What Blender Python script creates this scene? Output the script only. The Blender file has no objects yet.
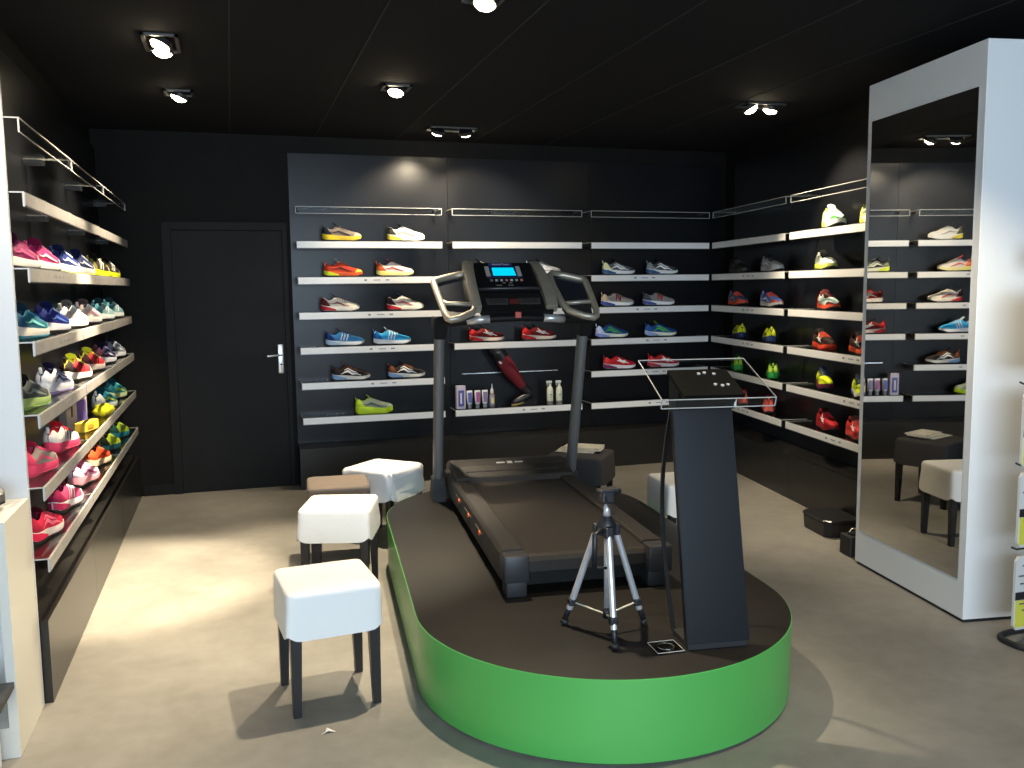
import bpy, bmesh, math, random
from mathutils import Matrix, Vector
random.seed(7)
S = bpy.context.scene
COL = S.collection
R = math.radians
# ------------------------------------------------------------------ camera
def make_camera():
    yaw, pitch, roll, f = R(17.31), R(6.227), R(.644), 894.3
    fw = Vector((math.sin(yaw)*math.cos(pitch), math.cos(yaw)*math.cos(pitch), -math.sin(pitch)))
    r0 = Vector((math.cos(yaw), -math.sin(yaw), 0)); d0 = fw.cross(r0)
    r = math.cos(roll)*r0 + math.sin(roll)*d0
    d = -math.sin(roll)*r0 + math.cos(roll)*d0
    c = bpy.data.cameras.new('camera'); o = bpy.data.objects.new('camera', c); COL.objects.link(o)
    c.sensor_fit = 'HORIZONTAL'; c.sensor_width = 36; c.lens = f/1024*36; c.clip_start = .05
    o.matrix_world = Matrix(((r.x, -d.x, -fw.x, 0), (r.y, -d.y, -fw.y, 0), (r.z, -d.z, -fw.z, 1.6), (0, 0, 0, 1)))
    S.camera = o
make_camera()
# ------------------------------------------------------------------ world, exposure, daylight
w = bpy.data.worlds.new('world'); S.world = w; w.use_nodes = True
bg = w.node_tree.nodes['Background']; bg.inputs[0].default_value = (.55, .72, 1, 1); bg.inputs[1].default_value = .10
S.view_settings.view_transform = 'Standard'; S.view_settings.look = 'None'
S.view_settings.exposure = 0.2; S.view_settings.gamma = 1; S.view_settings.use_curve_mapping = False
S.cycles.max_bounces = 8; S.cycles.transparent_max_bounces = 24; S.cycles.sample_clamp_indirect = 6
S.cycles.caustics_reflective = False; S.cycles.caustics_refractive = False
WARM = (1, .84, .60)
def area(name, loc, target, sx, sy, energy, color):
    l = bpy.data.lights.new(name, 'AREA'); l.shape = 'RECTANGLE'; l.size = sx; l.size_y = sy
    l.energy = energy; l.color = color
    o = bpy.data.objects.new(name, l); COL.objects.link(o); o.location = loc
    o.rotation_euler = (Vector(target)-Vector(loc)).to_track_quat('-Z', 'Y').to_euler()
def spot(name, loc, target, energy, angle=70, blend=.6, size=.035, color=WARM):
    l = bpy.data.lights.new(name, 'SPOT'); l.energy = energy; l.spot_size = R(angle); l.spot_blend = blend
    l.shadow_soft_size = size; l.color = color
    o = bpy.data.objects.new(name, l); COL.objects.link(o); o.location = loc
    o.rotation_euler = (Vector(target)-Vector(loc)).to_track_quat('-Z', 'Y').to_euler()
area('shopfront_daylight', (.2, -2.4, 1.70), (.5, 5, 1.2), 4.2, 1.9, 325, (.67, .83, 1))
CEIL = 2.80
# every ceiling fixture: position and, for each of its lamps, the aim, power, cone
FIX = [
 ('left_a', (-.27, 4.80), [((-1.15, 4.45, .9), 200, 85), ((-.64, 5.2, 0), 800, 40)]),
 ('left_b', (-.25, 5.96), [((-1.05, 6.1, .7), 190, 85)]),
 ('mid',    (1.00, 5.49), [((.40, 4.9, 0), 480, 60)]),
 ('back',   (1.66, 6.80), [((1.33, 7.55, 1.6), 110, 95), ((2.15, 7.6, 1.5), 75, 90)]),
 ('right',  (3.47, 5.42), [((4.15, 5.0, 1.3), 140, 85), ((3.1, 5.9, 0), 130, 75)]),
 ('front',  (1.06, 3.72), [((.5, 3.3, 0), 300, 82)]),
 ('door_side', (-.3, 3.25), [((-.95, 3.55, 1.3), 90, 75)]),
 ('mirror_side', (2.5, 2.6), [((2.75, 2.75, 0), 120, 100)]),
]
# ------------------------------------------------------------------ materials
_M = {}
def mat(key, col=(.5, .5, .5), rough=.5, metal=0, spec=.5, emit=None, estr=0, noise=0, nscale=8, bump=0, bscale=60, coat=0):
    if key in _M: return _M[key]
    m = bpy.data.materials.new(key); m.use_nodes = True
    nt = m.node_tree; b = nt.nodes['Principled BSDF']
    b.inputs['Base Color'].default_value = (*col, 1); b.inputs['Roughness'].default_value = rough
    b.inputs['Metallic'].default_value = metal; b.inputs['Specular IOR Level'].default_value = spec
    b.inputs['Coat Weight'].default_value = coat
    if emit: b.inputs['Emission Color'].default_value = (*emit, 1); b.inputs['Emission Strength'].default_value = estr
    if noise or bump:
        tc = nt.nodes.new('ShaderNodeTexCoord')
    if noise:
        n = nt.nodes.new('ShaderNodeTexNoise'); n.inputs['Scale'].default_value = nscale; n.inputs['Detail'].default_value = 5
        r = nt.nodes.new('ShaderNodeValToRGB')
        r.color_ramp.elements[0].position = .3; r.color_ramp.elements[1].position = .7
        r.color_ramp.elements[0].color = (*[c*(1-noise) for c in col], 1)
        r.color_ramp.elements[1].color = (*[min(1, c*(1+noise)) for c in col], 1)
        nt.links.new(tc.outputs['Object'], n.inputs['Vector']); nt.links.new(n.outputs['Fac'], r.inputs[0])
        nt.links.new(r.outputs[0], b.inputs['Base Color'])
    if bump:
        n2 = nt.nodes.new('ShaderNodeTexNoise'); n2.inputs['Scale'].default_value = bscale
        bp = nt.nodes.new('ShaderNodeBump'); bp.inputs['Strength'].default_value = bump; bp.inputs['Distance'].default_value = .01
        nt.links.new(tc.outputs['Object'], n2.inputs['Vector']); nt.links.new(n2.outputs['Fac'], bp.inputs['Height'])
        nt.links.new(bp.outputs[0], b.inputs['Normal'])
    _M[key] = m; return m
def clear_mat(key, tint=(.95, .96, .96)):
    if key in _M: return _M[key]
    m = bpy.data.materials.new(key); m.use_nodes = True; nt = m.node_tree; nt.nodes.clear()
    o = nt.nodes.new('ShaderNodeOutputMaterial'); t = nt.nodes.new('ShaderNodeBsdfTransparent'); t.inputs[0].default_value = (*tint, 1)
    g = nt.nodes.new('ShaderNodeBsdfGlossy'); g.inputs['Roughness'].default_value = .06
    lw = nt.nodes.new('ShaderNodeLayerWeight'); lw.inputs[0].default_value = .5
    pw = nt.nodes.new('ShaderNodeMath'); pw.operation = 'POWER'; pw.inputs[1].default_value = 4.5
    ma = nt.nodes.new('ShaderNodeMath'); ma.operation = 'MULTIPLY_ADD'; ma.inputs[1].default_value = .55; ma.inputs[2].default_value = .035
    mx = nt.nodes.new('ShaderNodeMixShader')
    nt.links.new(lw.outputs['Facing'], pw.inputs[0]); nt.links.new(pw.outputs[0], ma.inputs[0]); nt.links.new(ma.outputs[0], mx.inputs[0])
    nt.links.new(t.outputs[0], mx.inputs[1]); nt.links.new(g.outputs[0], mx.inputs[2])
    nt.links.new(mx.outputs[0], o.inputs[0]); _M[key] = m; return m
def floor_mat():
    m = bpy.data.materials.new('concrete_floor'); m.use_nodes = True; nt = m.node_tree; b = nt.nodes['Principled BSDF']
    tc = nt.nodes.new('ShaderNodeTexCoord')
    n1 = nt.nodes.new('ShaderNodeTexNoise'); n1.inputs['Scale'].default_value = 1.6; n1.inputs['Detail'].default_value = 7; n1.inputs['Roughness'].default_value = .62
    n2 = nt.nodes.new('ShaderNodeTexNoise'); n2.inputs['Scale'].default_value = 14; n2.inputs['Detail'].default_value = 4
    mx = nt.nodes.new('ShaderNodeMath'); mx.operation = 'MULTIPLY_ADD'; mx.inputs[1].default_value = .3
    r = nt.nodes.new('ShaderNodeValToRGB')
    r.color_ramp.elements[0].position = .42; r.color_ramp.elements[0].color = (.175, .163, .142, 1)
    r.color_ramp.elements[1].position = .82; r.color_ramp.elements[1].color = (.265, .25, .22, 1)
    for n in (n1, n2): nt.links.new(tc.outputs['Object'], n.inputs['Vector'])
    nt.links.new(n2.outputs['Fac'], mx.inputs[0]); nt.links.new(n1.outputs['Fac'], mx.inputs[2])
    nt.links.new(mx.outputs[0], r.inputs[0]); nt.links.new(r.outputs[0], b.inputs['Base Color'])
    b.inputs['Roughness'].default_value = .48; b.inputs['Specular IOR Level'].default_value = .35
    return m
M_black = mat('black_wall_paint', (.0075, .007, .0065), .7, spec=.14, noise=.15)
M_ceil = mat('black_ceiling_paint', (.0065, .0062, .0075), .9, spec=.2)
M_seam = mat('ceiling_seam', (.013, .0125, .013), .8)
M_panel = mat('dark_laminate', (.008, .0085, .0105), .30, spec=.25, noise=.12, nscale=3)
M_base = mat('dark_base_laminate', (.017, .016, .015), .28, spec=.5, noise=.12, nscale=3)
M_door = mat('black_door_paint', (.0085, .008, .0075), .55, spec=.14, noise=.1)
M_white = mat('white_lacquer', (.76, .77, .77), .35)
M_cream = mat('white_laminate', (.66, .635, .56), .4)
M_endp = mat('end_panel_white', (.60, .61, .62), .45)
M_strip = mat('white_label_strip', (.86, .86, .85), .35)
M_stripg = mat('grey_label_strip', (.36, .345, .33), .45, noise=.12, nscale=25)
M_print = mat('label_print', (.30, .29, .33), .6)
M_brk = mat('black_bracket', (.01, .01, .011), .5)
M_acr = clear_mat('clear_acrylic')
M_acre = mat('acrylic_edge', (.42, .42, .40), .25)
M_chrome = mat('brushed_chrome', (.72, .73, .75), .25, metal=1)
M_mirror = mat('mirror_silver', (.80, .80, .79), .015, metal=1)
M_rub = mat('black_rubber', (.012, .012, .013), .6)
# ------------------------------------------------------------------ mesh builder
class MB:
    def __init__(s): s.v = []; s.f = []
    def add(s, vs, fs):
        n = len(s.v); s.v += [Vector(p) for p in vs]; s.f += [tuple(i+n for i in f) for f in fs]; return s
    def box(s, c, d, rot=None, bev=0):
        x, y, z = d[0]/2, d[1]/2, d[2]/2
        if bev:
            bm = bmesh.new(); bmesh.ops.create_cube(bm, size=1)
            for v in bm.verts: v.co = Vector((v.co.x*d[0], v.co.y*d[1], v.co.z*d[2]))
            bmesh.ops.bevel(bm, geom=bm.edges[:], offset=bev, segments=2, profile=.5, affect='EDGES')
            bm.verts.index_update()
            vs = [v.co.copy() for v in bm.verts]; fs = [[v.index for v in f.verts] for f in bm.faces]; bm.free()
        else:
            vs = [Vector((sx*x, sy*y, sz*z)) for sx in (-1, 1) for sy in (-1, 1) for sz in (-1, 1)]
            fs = [(0, 1, 3, 2), (4, 6, 7, 5), (0, 4, 5, 1), (2, 3, 7, 6), (0, 2, 6, 4), (1, 5, 7, 3)]
        if rot: vs = [rot @ v for v in vs]
        return s.add([v+Vector(c) for v in vs], fs)
    def loft(s, rings, cap=True, closed=True):
        n = len(rings[0]); vs = [p for r in rings for p in r]; fs = []
        for i in range(len(rings)-1):
            for j in range(n if closed else n-1):
                k = (j+1) % n
                fs.append((i*n+j, i*n+k, (i+1)*n+k, (i+1)*n+j))
        if cap: fs.append(tuple(range(n))[::-1]); fs.append(tuple((len(rings)-1)*n+j for j in range(n)))
        return s.add(vs, fs)
    def tube(s, pts, r, seg=10, cap=True, flat=1.0):
        pts = [Vector(p) for p in pts]; rs = r if isinstance(r, (list, tuple)) else [r]*len(pts)
        rings = []; up = None
        for i, p in enumerate(pts):
            t = (pts[min(i+1, len(pts)-1)]-pts[max(i-1, 0)]).normalized()
            if up is None: up = Vector((0, 0, 1)) if abs(t.z) < .9 else Vector((1, 0, 0))
            a = t.cross(up).normalized(); up = a.cross(t).normalized()
            rings.append([p+rs[i]*(math.cos(2*math.pi*k/seg)*a+flat*math.sin(2*math.pi*k/seg)*up) for k in range(seg)])
        return s.loft(rings, cap)
    def lathe(s, prof, c=(0, 0, 0), seg=24):
        c = Vector(c)
        rings = [[c+Vector((r*math.cos(2*math.pi*k/seg), r*math.sin(2*math.pi*k/seg), z)) for k in range(seg)] for r, z in prof]
        return s.loft(rings)
    def prism(s, poly, fn, a, b):       # poly 2D, fn(p, t) -> 3D
        return s.loft([[fn(p, a) for p in poly], [fn(p, b) for p in poly]])
    def build(s, name, m, parent=None, smooth=False, bevel=0, auto=None):
        me = bpy.data.meshes.new(name); me.from_pydata(s.v, [], s.f); me.validate()
        bm = bmesh.new(); bm.from_mesh(me); bmesh.ops.recalc_face_normals(bm, faces=bm.faces[:])
        if bevel: bmesh.ops.bevel(bm, geom=[e for e in bm.edges if len(e.link_faces) == 2 and e.calc_face_angle(0) > .6], offset=bevel, segments=2, affect='EDGES')
        for f in bm.faces: f.smooth = smooth
        if smooth and auto:
            for e in bm.edges:
                if len(e.link_faces) == 2 and e.calc_face_angle(0) > R(auto): e.smooth = False
        bm.to_mesh(me); bm.free(); me.materials.append(m)
        o = bpy.data.objects.new(name, me); COL.objects.link(o); o.parent = parent
        return o
def tag(o, label, cat, group=None):
    o['label'] = label; o['category'] = cat
    if group: o['group'] = group
    return o
def thing(name, label, cat, loc=(0, 0, 0), rz=0, group=None):
    o = bpy.data.objects.new(name, None); COL.objects.link(o); o.location = loc; o.rotation_euler = (0, 0, rz)
    o.empty_display_size = .05
    return tag(o, label, cat, group)
def struct(o, part=False):
    o['kind'] = 'structure'; return o
def setm(o, m):
    o.material_slots[0].link = 'OBJECT'; o.material_slots[0].material = m
# ------------------------------------------------------------------ room shell
ux, uy = math.sin(R(8.3)), math.cos(R(8.3))          # direction of the right-hand wall, away from the viewer
RP = Vector((4.12, 7.18, 0))                          # far corner of its shelf fronts
def rightpt(s, d, z=0): return Vector((RP.x-ux*s+uy*d, RP.y-uy*s-ux*d, z))
fl = MB().box((1.3, 2.3, -.05), (6.6, 10.6, .1)).build('floor', floor_mat()); struct(fl)
ce = MB().box((1.3, 2.3, CEIL+.05), (6.6, 10.6, .1)).build('ceiling', M_ceil); struct(ce)
struct(MB().box((1.7, 7.47, 1.4), (5.6, .1, 2.8)).build('wall_back', M_black))
struct(MB().box((-1.0, 5.56, 1.4), (.1, 3.72, 2.8)).build('wall_left', M_black))
struct(MB().box((-1.42, 3.765, 1.4), (.76, .07, 2.8)).build('wall_left_return', M_black))
struct(MB().box((-1.75, .5, 1.4), (.1, 6.4, 2.8)).build('wall_left_front', M_cream))
a, b = rightpt(-.3, .24), rightpt(9.6, .24); n = Vector((uy, -ux, 0))*.1
mb = MB(); mb.loft([[a, b, b+n, a+n], [p+Vector((0, 0, 2.8)) for p in (a, b, b+n, a+n)]])
struct(mb.build('wall_right', M_black))
for i, x in enumerate((.045, .69, 1.335, 1.98, 2.625, 3.27)):
    struct(MB().box((x, 4.6, CEIL-.0015), (.007, 5.6, .003)).build('trim_%d' % (i+1), M_seam))
# cladding boards behind the shelves and the low plinth panels under them
def cladding(fn, s0, s1, n, dfront, z0, z1, th, m, name, k0):
    wdt = (s1-s0)/n
    for i in range(n):
        a, b = s0+i*wdt+.0015, s0+(i+1)*wdt-.0015
        q = [fn(a, dfront), fn(b, dfront), fn(b, dfront+th), fn(a, dfront+th)]
        mb = MB().loft([[p+Vector((0, 0, z0)) for p in q], [p+Vector((0, 0, z1)) for p in q]])
        struct(mb.build('%s_%d' % (name, k0+i), m))
backpt = lambda s, d: Vector((.47+s, 7.18+d, 0))
leftpt = lambda s, d: Vector((-.712-d, 3.735+s, 0))
cladding(backpt, 0, 3.86, 3, .21, 0, 2.665, .028, M_panel, 'trim', 10)
cladding(leftpt, 0, 3.68, 3, .21, 0, 2.665, .026, M_panel, 'trim', 20)
cladding(rightpt, 0, 3.3, 3, .21, 0, 2.665, .028, M_panel, 'trim', 30)
def plinth(fn, s0, s1, n, name):
    wdt = (s1-s0)/n
    for i in range(n):
        a, b = s0+i*wdt+.001, s0+(i+1)*wdt-.001
        prof = [(.018, .0), (.018, .33), (.20, .345), (.20, 0)]
        mb = MB().loft([[fn(a, d)+Vector((0, 0, z)) for d, z in prof], [fn(b, d)+Vector((0, 0, z)) for d, z in prof]])
        struct(mb.build(name, M_base))
plinth(backpt, 0, 3.66, 3, 'baseboard_back'); plinth(leftpt, 0, 3.66, 3, 'baseboard_left'); plinth(rightpt, -.0, 3.1, 2, 'baseboard_right')
struct(MB().box((-.6, 7.412, .043), (.235, .016, .086)).build('baseboard_door', M_door))
# door
dt = struct(MB().box((-.455, 7.405, 1.06), (.065, .03, 2.12)).box((.425, 7.405, 1.06), (.035, .03, 2.12)).box((-.008, 7.405, 2.092), (.83, .03, .06)).build('trim_40', M_door))
dr = struct(MB().box((-.008, 7.410, 1.03), (.825, .016, 2.05)).build('door_1', M_door))
hp = MB().box((.362, 7.396, 1.043), (.042, .012, .235), bev=.005)
hp.tube([(.362, 7.39, 1.075), (.362, 7.345, 1.075), (.345, 7.335, 1.075), (.256, 7.335, 1.07)], .009)
ho = hp.build('door_handle', mat('satin_handle', (.75, .77, .80), .3, metal=.8), dr, smooth=True, auto=40)
ho['label'] = 'satin steel lever handle on a long plate'
MB().tube([(.364, 7.391, .998), (.364, 7.388, .998)], .008).build('keyhole', M_rub, ho)
# wall rail on the back panel
tag(MB().box((2.29, 7.383, .862), (.87, .012, .008)).build('wall_rail', M_chrome), 'thin bare metal rail on the dark panel behind the mannequin leg', 'rail')
# ------------------------------------------------------------------ acrylic shelves
ROWS = [2.235, 1.968, 1.689, 1.414, 1.139, .860, .581]
ORD = ['topmost', 'second from top', 'third from top', 'fourth from top', 'fifth from top', 'second from bottom', 'lowest']
def bank(mw, bays, wallname, baynames, gapside):
    for bi, (s0, s1) in enumerate(bays):
        for ri, z in enumerate(ROWS):
            if wallname == 'back wall' and bi == 1 and ri == 5: continue      # only a bare rail here
            top = ri == 0
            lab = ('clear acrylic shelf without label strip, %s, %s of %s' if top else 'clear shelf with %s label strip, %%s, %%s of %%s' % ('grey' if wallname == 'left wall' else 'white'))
            lab = lab % (ORD[ri], baynames[bi], wallname)
            t = bpy.data.objects.new('acrylic_shelf', None); COL.objects.link(t)
            tag(t, lab, 'shelf', 'acrylic shelves on the '+wallname)
            t.matrix_world = mw @ Matrix.Translation((s0, 0, z))
            L = s1-s0
            mb = MB().box((L/2, .105, -.003), (L, .208, .005))
            mb.box((L/2, .0025, -.029), (L, .004, .046))
            mb.build('acrylic_plate', M_acr, t)
            e = .0022 if top else .0018
            ed = MB()
            for x in (.0015, L-.0015): ed.box((x, .105, -.003), (2*e, .208, .005)); ed.box((x, .001, -.029), (2*e, .006, .048))
            ed.box((L/2, -.0005, -.0025), (L, .004, .0045)); ed.box((L/2, .0005, -.0535), (L, .005, .004))
            ed.build('polished_edge', M_acre, t)
            if not top:
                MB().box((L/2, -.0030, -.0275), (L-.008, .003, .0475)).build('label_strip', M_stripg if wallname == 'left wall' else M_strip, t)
                rnd = random.Random(bi*10+ri+len(wallname))
                if rnd.random() < .8 and ri > 1:
                    c = L*(.42+.2*rnd.random())
                    for dx, wd, hh in ((-.09, .022, .014), (.0, .06, .006), (.085, .03, .010)):
                        MB().box((c+dx, -.0050, -.026), (wd, .001, hh)).build('price_print', M_print, t)
            for x in (.03, L-.03): MB().box((x, .165, -.018), (.014, .085, .022)).build('bracket', M_brk, t)
mwB = Matrix.Translation((.503, 7.18, 0))
mwL = Matrix.Translation((-.712, 3.70+.04, 0)) @ Matrix.Rotation(R(90), 4, 'Z')
mwR = Matrix.Translation(RP) @ Matrix.Rotation(R(-90-8.3), 4, 'Z')
bank(mwB, [(0, 1.155), (1.24, 2.374), (2.458, 3.595)], 'back wall', ['left bay', 'middle bay', 'right bay'], .04)
bank(mwL, [(-.012, 1.13), (1.136, 2.28), (2.286, 3.45)], 'left wall', ['near bay', 'middle bay', 'far bay'], 0)
bank(mwR, [(.025, 1.44), (1.515, 3.03)], 'right wall', ['far bay', 'near bay'], .1)
# ------------------------------------------------------------------ shoes
def interp(tab, u):
    for (a, x), (b, y) in zip(tab, tab[1:]):
        if u <= b: return x+(y-x)*max(0, (u-a))/(b-a)
    return tab[-1][1]
HW = [(0, .002), (.012, .016), (.05, .028), (.12, .034), (.22, .034), (.34, .033), (.45, .035), (.58, .043), (.72, .048), (.82, .046), (.90, .040), (.95, .030), (.98, .019), (.994, .010), (1, .002)]
HT = [(0, .088), (.03, .098), (.08, .093), (.16, .080), (.24, .079), (.31, .095), (.37, .104), (.45, .097), (.56, .085), (.68, .073), (.80, .064), (.88, .059), (.94, .053), (.975, .046), (1, .036)]
US = [0, .012, .03, .06, .10, .15, .20, .26, .31, .35, .39, .43, .48, .53, .58, .64, .70, .76, .82, .87, .91, .945, .97, .987, 1]
SL = .29
def zb(u): return .018*max(0, (u-.70)/.30)**2+.010*max(0, (.09-u)/.09)**2
def ztop(u, th): return zb(u)*.8+interp([(0, .043), (.3, .038), (.6, .031), (1, .026)], u)*(1+th)
def bl(u):
    t = min(1, max(0, (.42-u)/.11)); return t*t*(3-2*t)
def upr(u, t, side, th, off=0):
    """point of the upper's outer surface; t 0 at the sole .. 1 at the rim or the ridge"""
    hw = interp(HW, u)*.94; h = interp(HT, u)+.010*th*3; z0 = ztop(u, th)-.003; b = bl(u)
    a = R(78)*t
    ya, za = hw*math.cos(a)**.62, z0+(h-z0)*math.sin(a)**.85
    yc, zc = hw*(1-.38*t*t+.10*math.sin(math.pi*t)), z0+(h-z0)*t
    y, z = ya+(yc-ya)*b, za+(zc-za)*b
    k = (t*(1-b))**2
    x = (u-.5)*SL
    if u < .12: x += (1-u/.12)*(.007*t*t-.006*math.sin(math.pi*min(1, t*1.2)))
    if u < .08: x -= off*(1-u/.08)
    if u > .92: x += off*(u-.92)/.08
    return Vector((x, side*(y+off*(1-k)), z+off*k))
def inner(u, q, side, th):
    hw = interp(HW, u)*.94; h = interp(HT, u)+.010*th*3; z0 = ztop(u, th)-.003; b = bl(u)
    a = R(78+12*q/3.5); ya, za = hw*math.cos(a)**.62 if q < 3.5 else 0, z0+(h-z0)*math.sin(a)**.85
    yr = hw*.62
    yc = yr*(.90, .74, .45)[q-1] if q <= 3 else 0
    zc = (h-.003, h-.022, z0+.014)[q-1] if q <= 3 else z0+.012
    if q > 3: ya = 0; za = h
    return Vector(((u-.5)*SL, side*(ya+(yc-ya)*b), za+(zc-za)*b))
NT = 7
def shoe_shape(style, th):
    P = {}
    rows = []
    for u in US:
        right = [upr(u, k/(NT-1), 1, th) for k in range(NT)]+[inner(u, q, 1, th) for q in (1, 2, 3)]
        left = [upr(u, k/(NT-1), -1, th) for k in range(NT)]+[inner(u, q, -1, th) for q in (1, 2, 3)]
        rows.append(right+[inner(u, 4, 1, th)]+left[::-1])
    n = len(rows[0]); vs = [p for r in rows for p in r]
    up, ln = [], []
    for i in range(len(US)-1):
        for j in range(n-1):
            f = (i*n+j, i*n+j+1, (i+1)*n+j+1, (i+1)*n+j)
            (ln if NT-1 <= j < n-NT and US[i] < .385 else up).append(f)
    P['upper'] = MB().add(vs, up); P['lining'] = MB().add(vs, ln)
    # sole: midsole and outsole
    def solering(u, f0, f1, grow):
        hw = interp(HW, u)*grow; a, b = zb(u), ztop(u, th); z0, z1 = a+(b-a)*f0, a+(b-a)*f1; x = (u-.5)*SL
        g = 1.02 if f0 > 0 else .97
        if u < .1: x -= .005*(1-u/.1)
        return [Vector((x, -hw*g, z0)), Vector((x, -hw*1.06, (z0+z1)/2)), Vector((x, -hw, z1)), Vector((x, hw, z1)), Vector((x, hw*1.06, (z0+z1)/2)), Vector((x, hw*g, z0))]
    P['midsole'] = MB().loft([solering(u, .24, 1, 1.0) for u in US])
    P['outsole'] = MB().loft([solering(u, 0, .26, .99) for u in US])
    def patch(us, ts, off, sides=(1, -1)):
        mb = MB()
        for sd in sides: mb.loft([[upr(u, t, sd, th, off) for t in ts] for u in us], cap=False, closed=False)
        return mb
    def slanted(us, ts, off, k, toe):
        mb = MB()
        for sd in (1, -1):
            mb.loft([[upr(1-(1-u)*(1-k*t*t) if toe else u*(1-k*t), t, sd, th, off) for t in ts] for u in us], cap=False, closed=False)
        return mb
    P['toe_cap'] = slanted([.79, .83, .87, .91, .94, .965, .985, 1], [0, .12, .25, .38, .5, .62], .0012, .75, True)
    P['heel_counter'] = slanted([0, .012, .03, .06, .10, .15, .20, .24], [0, .2, .4, .6, .8, .97], .0014, .55, False)
    wd = MB()
    for sd in (1, -1):
        us = [0, .012, .03, .06, .1, .16, .23, .30, .36]
        rg = []
        for u in us:
            hw = interp(HW, u)*1.075+.001; a, b = zb(u), ztop(u, th); x = (u-.5)*SL-(.005*(1-u/.1) if u < .1 else 0)-(.0015 if u < .02 else 0)
            k = 1-.65*max(0, (u-.12)/.24)
            rg.append([Vector((x, sd*hw*.985, a+(b-a)*.26)), Vector((x, sd*hw, a+(b-a)*(.26+.34*k))), Vector((x, sd*hw*.965, a+(b-a)*(.26+.66*k)))])
        wd.loft(rg, cap=False, closed=False)
    P['heel_wedge'] = wd
    tg = MB(); rg = []
    for u, dz, wd_ in ((.40, .001, .020), (.345, .012, .024), (.30, .024, .024), (.275, .027, .020)):
        x = (u-.5)*SL; z = interp(HT, max(u, .345))+dz+.03*th
        rg.append([Vector((x, -wd_, z-.006)), Vector((x, 0, z)), Vector((x, wd_, z-.006)), Vector((x+.006, wd_*.9, z-.010)), Vector((x+.006, 0, z-.005)), Vector((x+.006, -wd_*.9, z-.010))])
    P['tongue'] = tg.loft(rg)
    lc = MB()
    for u in (.415, .46, .505, .55, .595, .635):
        pts = []
        for k in range(-3, 4):
            t = 1-.36*abs(k)/3; p = upr(u+.012*(1 if k > 0 else -1)*abs(k)/3, t, 1 if k >= 0 else -1, th, .0025)
            if k == 0: p.y = 0; p.z = interp(HT, u)+.03*th+.0045
            pts.append(p)
        lc.tube(pts, .0026, 6)
    P['laces'] = lc
    tb = MB().box((-.5*SL-.001, 0, .098+.03*th), (.005, .013, .026), rot=Matrix.Rotation(R(-12), 3, 'Y'), bev=.0015)
    P['pull_tab'] = tb
    # side emblem as ribbons in (u, t)
    def ribbon(mb, pts, wds, off=.0028):
        P0, W0 = pts, wds; pts, wds = [], []
        for i in range(len(P0)-1):
            for k in range(5): f = k/5; pts.append((P0[i][0]+(P0[i+1][0]-P0[i][0])*f, P0[i][1]+(P0[i+1][1]-P0[i][1])*f)); wds.append(W0[i]+(W0[i+1]-W0[i])*f)
        pts.append(P0[-1]); wds.append(W0[-1])
        for sd in (1, -1):
            rg = []
            for i, (u, t) in enumerate(pts):
                u0, t0 = pts[max(i-1, 0)]; u1, t1 = pts[min(i+1, len(pts)-1)]
                dx, dz = (u1-u0)*SL, (t1-t0)*.05; l = math.hypot(dx, dz) or 1; hw = wds[i]/2
                nu, nt_ = -dz/l*hw/SL, dx/l*hw/.05
                rg.append([upr(u+nu, min(1, max(0, t+nt_)), sd, th, off), upr(u-nu, min(1, max(0, t-nt_)), sd, th, off)])
            mb[sd].loft(rg, cap=False, closed=False)
    em = {1: MB(), -1: MB()}
    if style == 'bird':
        ribbon(em, [(.40, .80), (.45, .55), (.50, .38), (.56, .32), (.64, .40), (.74, .28)], [.004, .010, .015, .013, .009, .003])
        ribbon(em, [(.36, .40), (.44, .34), (.52, .35), (.60, .52), (.64, .70)], [.003, .007, .011, .010, .004])
    elif style == 'letter':
        ribbon(em, [(.40, .16), (.44, .80), (.475, .48), (.515, .16), (.555, .82)], [.011, .011, .012, .011, .011], .0032)
    elif style == 'wave':
        ribbon(em, [(.20, .25), (.30, .45), (.40, .35), (.50, .18), (.62, .25), (.74, .12)], [.004, .008, .010, .009, .006, .003])
        ribbon(em, [(.30, .70), (.40, .60), (.52, .42), (.64, .40)], [.003, .007, .007, .003])
    elif style == 'stripes':
        for k in range(3): ribbon(em, [(.36+.075*k, .08), (.40+.075*k, .45), (.42+.07*k, .82)], [.008, .008, .007])
    else:
        ribbon(em, [(.16, .55), (.28, .40), (.40, .30), (.55, .22), (.70, .15)], [.003, .006, .008, .006, .003])
    P['emblem'] = em[1]; P['emblem.inner'] = em[-1]
    return P
_shapes = {}
ORDER = ['upper', 'lining', 'midsole', 'outsole', 'toe_cap', 'heel_counter', 'heel_wedge', 'tongue', 'laces', 'pull_tab', 'emblem', 'emblem.inner']
def shoe_proto(style, thick):
    k = (style, thick)
    if k not in _shapes:
        P = shoe_shape(style, thick); d = {}
        for nme in ORDER:
            o = P[nme].build(nme.split('.')[0], M_rub, smooth=True, auto=50)
            d[nme] = o.data; bpy.data.objects.remove(o)
        _shapes[k] = d
    return _shapes[k]
def hexc(c):
    if isinstance(c, str):
        v = [int(c[i:i+2], 16)/255 for i in (0, 2, 4)]
        return tuple(x/12.92 if x <= .04045 else ((x+.055)/1.055)**2.4 for x in v)
    return c
def cm(c, kind):
    rough = {'upper': .7, 'sole': .55, 'lace': .8}[kind]
    return mat('shoe_%s_%s' % (kind, c), hexc(c), rough, spec=.3, bump=.25 if kind == 'upper' else 0, bscale=500)
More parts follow.
